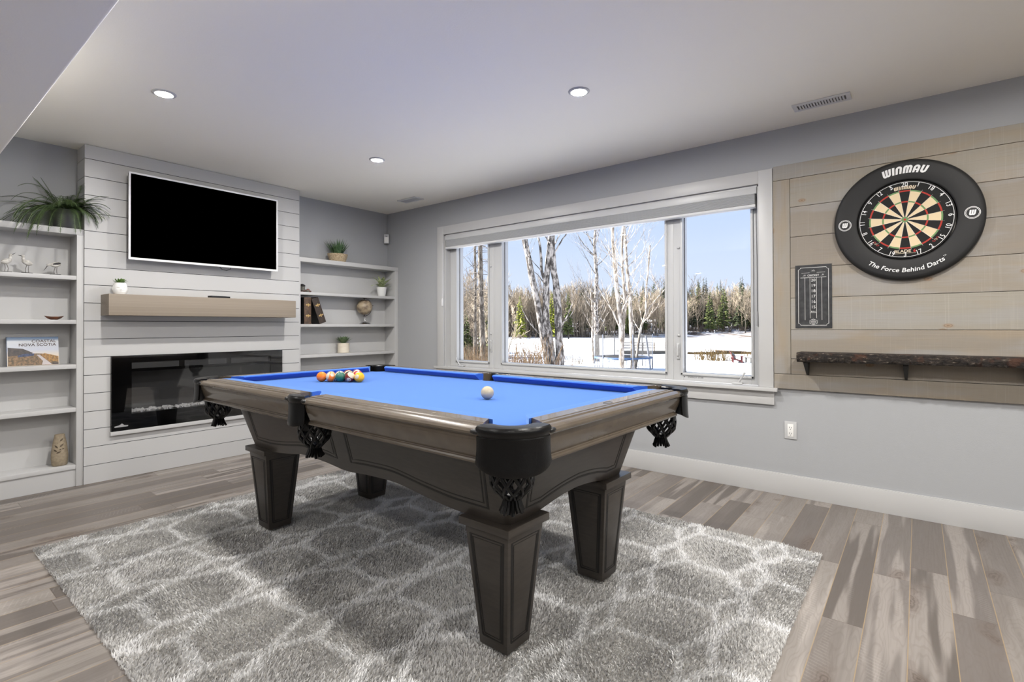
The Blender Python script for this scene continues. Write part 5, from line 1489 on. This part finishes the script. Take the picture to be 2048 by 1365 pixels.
for k in range(90):
    z = rnd3.uniform(2.6, 9.5); a = rnd3.uniform(0, 2*PI); L = rnd3.uniform(.6, 1.5); c, s = math.cos(a), math.sin(a)
    q = [Vector((x, y, bz+z)), Vector((x+c*L*.4, y+s*L*.4, bz+z-.02)), Vector((x+c*L*.8, y+s*L*.8, bz+z-.2*L)), Vector((x+c*L, y+s*L, bz+z-.38*L))]
    mb.tube(q, [.018, .012, .008, .004], 4)
    for j in range(5):
        t = rnd3.uniform(.3, 1); p = q[0].lerp(q[3], t)+Vector((0, 0, .1*L*math.sin(PI*t))); mb.tube([p, p+Vector((rnd3.uniform(-.25, .25), rnd3.uniform(-.25, .25), rnd3.uniform(-.22, .02)))], [.006, .003], 3)
o = [c for c in bpy.data.objects if c.name.startswith('trunk')][-1]
ob = mb.build('branches', 'bark_spruce', None, org=(x, y, bz)); ob.parent = o; ob.location = (0, 0, 0)
x, y = pxpos(949, 31)
manual_tree('spruce_tree', (x, y), [([(0, -.2), (.03, 2), (.05, 4.5), (.03, 7), (.0, 10)], (.10, .06), 26)], 'bark_spruce', 'thinner grey trunk just left of the dead spruce', 13, tl=1.0, depth=1)
mb = MB(); r2 = random.Random(18)
for k in range(2600):
    x, y = pxpos(r2.uniform(720, 1000), r2.uniform(29, 64)); z = ground(x, y); h = r2.uniform(.5, 1.9); dx, dy = r2.uniform(-.5, .5), r2.uniform(-.5, .5); w = r2.uniform(.012, .028)
    mb.add([(x-w, y-w, z-.1), (x+w, y+w, z-.1), (x+dx, y+dy, z+h)], [(0, 1, 2)], k % 2)
tag(mb.build('undergrowth', ['stems', 'bark_far']), 'brown undergrowth of the near wood behind the left casement', 'undergrowth', kind='stuff')
# shrubs
def shrub(px, D, n, h, w, m, label, group=None, seed=1, th=1.0):
    x0, y0 = pxpos(px, D); z0 = ground(x0, y0); r = random.Random(seed); mb = MB()
    for k in range(n):
        a = r.uniform(0, 2*PI); R_ = w*math.sqrt(r.random()); x, y = x0+R_*math.cos(a), y0+R_*math.sin(a); hh = h*r.uniform(.5, 1.1); z = ground(x, y)-.05
        d = Vector((r.uniform(-.25, .25), r.uniform(-.25, .25), 1)); p = Vector((x, y, z)); q = p+d*hh*.6; e = q+(d+Vector((r.uniform(-.3, .3), r.uniform(-.3, .3), 0)))*hh*.4
        mb.tube([p, q, e], [.011*th, .008*th, .004*th], 4)
        for j in range(3):
            t = r.uniform(.3, .95); b = p.lerp(e, t); mb.tube([b, b+Vector((r.uniform(-.3, .3), r.uniform(-.3, .3), r.uniform(.1, .4)))*hh*.35], [.006*th, .003*th], 3)
    return tag(mb.build('shrub', m, org=(x0, y0, z0)), label, 'shrub', group)
for i, (px, D, n, h, lab) in enumerate(((1022, 21, 40, 1.0, 'leafless brown shrub at the lower left corner of the middle pane'), (1044, 19, 55, 1.15, 'tall leafless brown shrub left of the three trunked maple'), (1068, 20, 45, 1.2, 'leafless brown shrub between the corner shrub and the maple'), (1088, 18, 40, 1.15, 'leafless brown shrub at the foot of the maple'), (1134, 22, 14, 1.1, 'sparse leafless shrub just right of the maple foot'))):
    shrub(px, D, n, h*1.5, .55, 'stems', lab, seed=40+i)
for i, (px, D) in enumerate(((925, 24), (948, 25), (972, 24), (990, 27))):
    shrub(px, D, 60, 1.5, .9, 'stems', 'leafless brown shrub under the trees in the left casement', 'shrubs in the left casement', seed=60+i)
for i, (px, D, n, h, lab) in enumerate(((1408, 47, 60, 1.3, 'tan dry bush at the left of the right casement'), (1430, 46, 60, 1.15, 'tan dry bush between the left one and the red chair'), (1448, 45, 40, .9, 'low tan dry bush beside the red chair'), (1500, 50, 24, 1.1, 'tan dry bush right of the red chair'), (1158, 40, 12, .6, 'small tuft of dry grass left of the trampoline'))):
    shrub(px, D, n, h, .9 if n > 20 else .4, 'drygrass', lab, seed=70+i, th=2.0)
mb = MB(); r = random.Random(77)
for k in range(2600):
    px = r.uniform(1360, 1520); D = r.uniform(57.5, 60); x, y = pxpos(px, D); z = ground(x, y); h = r.uniform(.1, .32)
    mb.add([(x-.02, y-.02, z), (x+.02, y+.02, z), (x+r.uniform(-.1, .1), y+r.uniform(-.1, .1), z+h)], [(0, 1, 2)])
tag(mb.build('dry_grass', 'drygrass'), 'strip of dry grass along the near lake shore', 'grass', kind='stuff')
# trampoline
x, y = pxpos(1246, 33.5); gz = ground(x, y)-.02
tr = thing('trampoline', 'round blue padded trampoline with safety net standing in the snow', 'trampoline', (x, y, gz))
TR = 1.83; TH = .78
mb = MB().tube([(x+TR*math.cos(2*PI*k/40), y+TR*math.sin(2*PI*k/40), gz+TH) for k in range(40)], .03, 6, closed=True); mb.build('frame_ring', 'galv', tr, smooth=60)
MB().lathe([(TR-.30, TH+.02), (TR-.28, TH+.05), (TR+.02, TH+.045), (TR+.05, TH-.06), (TR+.03, TH-.06), (TR-.28, TH+.0)], (x, y, gz), 48, cap=False).build('safety_pad', 'bluepad', tr, smooth=40)
MB().lathe([(.01, TH-.26), (.6, TH-.2), (TR-.28, TH+.01)], (x, y, gz), 40).build('jumping_mat', 'matblack', tr, smooth=60)
for k in range(6):
    a = 2*PI*k/6+.25; b = a+.42
    q = lambda A, z: (x+TR*math.cos(A), y+TR*math.sin(A), gz+z)
    MB().tube([q(a-.2, TH), q(a-.2, .03), q(a+.2, .03), q(a+.2, TH)], .022, 6).build('leg', 'galv', tr)
    MB().tube([(x+(TR+.05)*math.cos(a), y+(TR+.05)*math.sin(a), gz+.1), (x+(TR+.05)*math.cos(a), y+(TR+.05)*math.sin(a), gz+TH+1.5)], .028, 6).build('net_pole', 'galv', tr)
MB().lathe([(TR-.02, TH+.04), (TR-.01, TH+1.45)], (x, y, gz), 48, cap=False).build('safety_net', 'net', tr)
a = .1; p0 = Vector((x, y, gz))+RV*1.5
mb = MB()
for s in (-.12, .12): mb.tube([p0+RV*s*.4+FV*s-FV*1.1+Vector((0,0,.05)), p0+RV*s*.4-RV*.25+FV*s-FV*.9+Vector((0,0,2.2))], .045, 6)
mb.build('ladder', 'whitepaint', tr)
# adirondack chair
x, y = pxpos(1474, 42); gz = ground(x, y)-.02
ch = thing('adirondack_chair', 'faded red wooden garden chair in the snow by the lake', 'chair', (x, y, gz), rot=math.radians(22))
ORG[ch] = Vector((0, 0, 0))
for s in (-.27, .27):
    MB().box(.30, .38, s-.02, s+.02, 0, .56).build('leg', 'redwood', ch); MB().box(-.36, -.29, s-.02, s+.02, 0, .50).build('leg', 'redwood', ch)
    MB().box(-.42, .45, s-.07, s+.07, .54, .57).build('armrest', 'redwood', ch)
    T = Matrix.Translation((-.05, s*.85, .27)) @ Matrix.Rotation(.30, 4, 'Y'); MB().box(-.45, .42, -.015, .015, -.06, .05, 0, T).build('side_rail', 'redwood', ch)
mb = MB()
for k in range(6):
    T = Matrix.Translation((.30-k*.1, 0, .40-k*.03)) @ Matrix.Rotation(.3, 4, 'Y'); mb.box(-.042, .042, -.26, .26, -.012, .012, 0, T)
mb.build('seat', 'redwood', ch)
mb = MB()
for k in range(5):
    T = Matrix.Translation((-.24, -.2+k*.1, .24)) @ Matrix.Rotation(-.42, 4, 'Y'); mb.box(-.012, .012, -.043, .043, 0, .84-.04*abs(k-2), 0, T)
mb.build('backrest', 'redwood', ch)
T = Matrix.Translation((-.16, 0, .30)) @ Matrix.Rotation(-.42, 4, 'Y')
sn = MB().sphere((.03, 0, .28), .2, 14, 0, T, (.55, 1.1, 1.5)).sphere((.28, 0, .06), .2, 14, 0, None, (1.4, 1.1, .5)).build('cushion', 'greycushion', ch, smooth=60)
x2, y2 = pxpos(1497, 42.2); gz2 = ground(x2, y2)-.02
st_ = thing('side_table', 'low dark wooden side table right of the red chair', 'table', (x2, y2, gz2))
MB().box(x2-.28, x2+.28, y2-.22, y2+.22, gz2+.38, gz2+.43).build('table_top', 'greywood', st_)
for sx in (-1, 1):
    for sy in (-1, 1): MB().box(x2+sx*.2-.03, x2+sx*.2+.03, y2+sy*.15-.03, y2+sy*.15+.03, gz2, gz2+.38).build('leg', 'greywood', st_)
# raft and dock with railing
x, y = pxpos(1464, 60); gz = ground(x, y)
rf = thing('swim_raft', 'tan wooden raft lying tilted on the lake shore behind the red chair', 'raft', (x, y, gz), rot=math.atan2(.621, .784))
ORG[rf] = Vector((0, 0, 0)); T = Matrix.Rotation(.05, 4, 'Y')
mb = MB()
for k in range(12): mb.box(-1.5, 1.5, -1.2+k*.2, -1.02+k*.2, .2, .25, 0, T)
mb.build('deck', 'weathered', rf)
for s in (-1.1, 0, 1.1): MB().box(-1.5, 1.5, s-.06, s+.06, .02, .2, 0, T).build('beam', 'weathered', rf)
x0, y0 = pxpos(1236, 60); x1, y1 = pxpos(1352, 60); gz = ground((x0+x1)/2, (y0+y1)/2)
dk = thing('boardwalk', 'wooden boardwalk with railing beyond the trampoline', 'boardwalk', ((x0+x1)/2, (y0+y1)/2, gz), rot=math.atan2(y1-y0, x1-x0))
ORG[dk] = Vector((0, 0, 0)); Lh = math.hypot(x1-x0, y1-y0)/2
mb = MB()
for k in range(int(Lh*2/.15)): mb.box(-Lh+k*.15, -Lh+k*.15+.135, -.7, .7, .30, .35)
mb.build('deck', 'greywood', dk); MB().box(-Lh, Lh, -.72, -.66, -.1, .30).build('fascia', 'greywood', dk)
for i in range(6):
    X_ = -Lh+.1+i*(2*Lh-.2)/5; MB().box(X_-.06, X_+.06, -.68, -.56, .3, 1.35).build('post', 'weathered', dk)
for z in (.7, 1.0, 1.28): MB().box(-Lh, Lh, -.64, -.60, z, z+.07).build('railing', 'weathered', dk)
MB().box(Lh*.72, Lh*.80, -.70, -.68, .8, 1.2).build('sign_board', 'greywood', dk)

# ---------------------------------------------------------------- daylight
sun = bpy.data.lights.new('sun', 'SUN'); sun.energy = 20.0; sun.angle = math.radians(.6); sun.color = (1, .95, .89)
so = bpy.data.objects.new('sun', sun); COL.objects.link(so); so.location = (-10, -20, 30)
so.rotation_euler = Vector((.80, .42, -.52)).to_track_quat('-Z', 'Y').to_euler()
w = bpy.data.worlds.new('sky'); sc.world = w; w.use_nodes = True
class WN(NT):
    def __init__(s, w): s.t = w.node_tree
t = WN(w); bg = w.node_tree.nodes['Background']
z = t.sep(t.n('ShaderNodeTexCoord').outputs['Generated'])[2]
t.put(bg.inputs['Color'], t.ramp(z, [(0, lin((222, 232, 252))), (.10, lin((212, 226, 252))), (.25, lin((190, 212, 250))), (1, lin((176, 200, 242)))]))
bg.inputs['Strength'].default_value = .80

# ---------------------------------------------------------------- camera and view
f, yaw, pit, rol, ppy = 1024.6994, .6700115, .00767362, -.00288006, 645.2746
F = Vector((-math.sin(yaw)*math.cos(pit), math.cos(yaw)*math.cos(pit), math.sin(pit))); R = Vector((math.cos(yaw), math.sin(yaw), 0)); U = R.cross(F)
R2 = R*math.cos(rol)+U*math.sin(rol); U2 = U*math.cos(rol)-R*math.sin(rol)
cam = bpy.data.cameras.new('camera'); co = bpy.data.objects.new('camera', cam); COL.objects.link(co)
mw = Matrix((R2, U2, -F)).transposed().to_4x4(); mw.translation = (4.866925, -3.793847, 1.122863); co.matrix_world = mw
cam.sensor_width = 36; cam.lens = f/2048*36; cam.shift_y = (ppy-682.5)/2048; cam.clip_end = 1200; cam.clip_start = .05
sc.camera = co
sc.view_settings.view_transform = 'Standard'; sc.view_settings.look = 'None'; sc.view_settings.gamma = 1.0; sc.view_settings.use_curve_mapping = False
sc.view_settings.exposure = 0.49
sc.cycles.use_denoising = True; sc.cycles.denoiser = 'OPENIMAGEDENOISE'
sc.cycles.max_bounces = 10; sc.cycles.diffuse_bounces = 6; sc.cycles.glossy_bounces = 4; sc.cycles.transparent_max_bounces = 24
sc.cycles.sample_clamp_indirect = 6.0; sc.cycles.caustics_reflective = False; sc.cycles.caustics_refractive = False
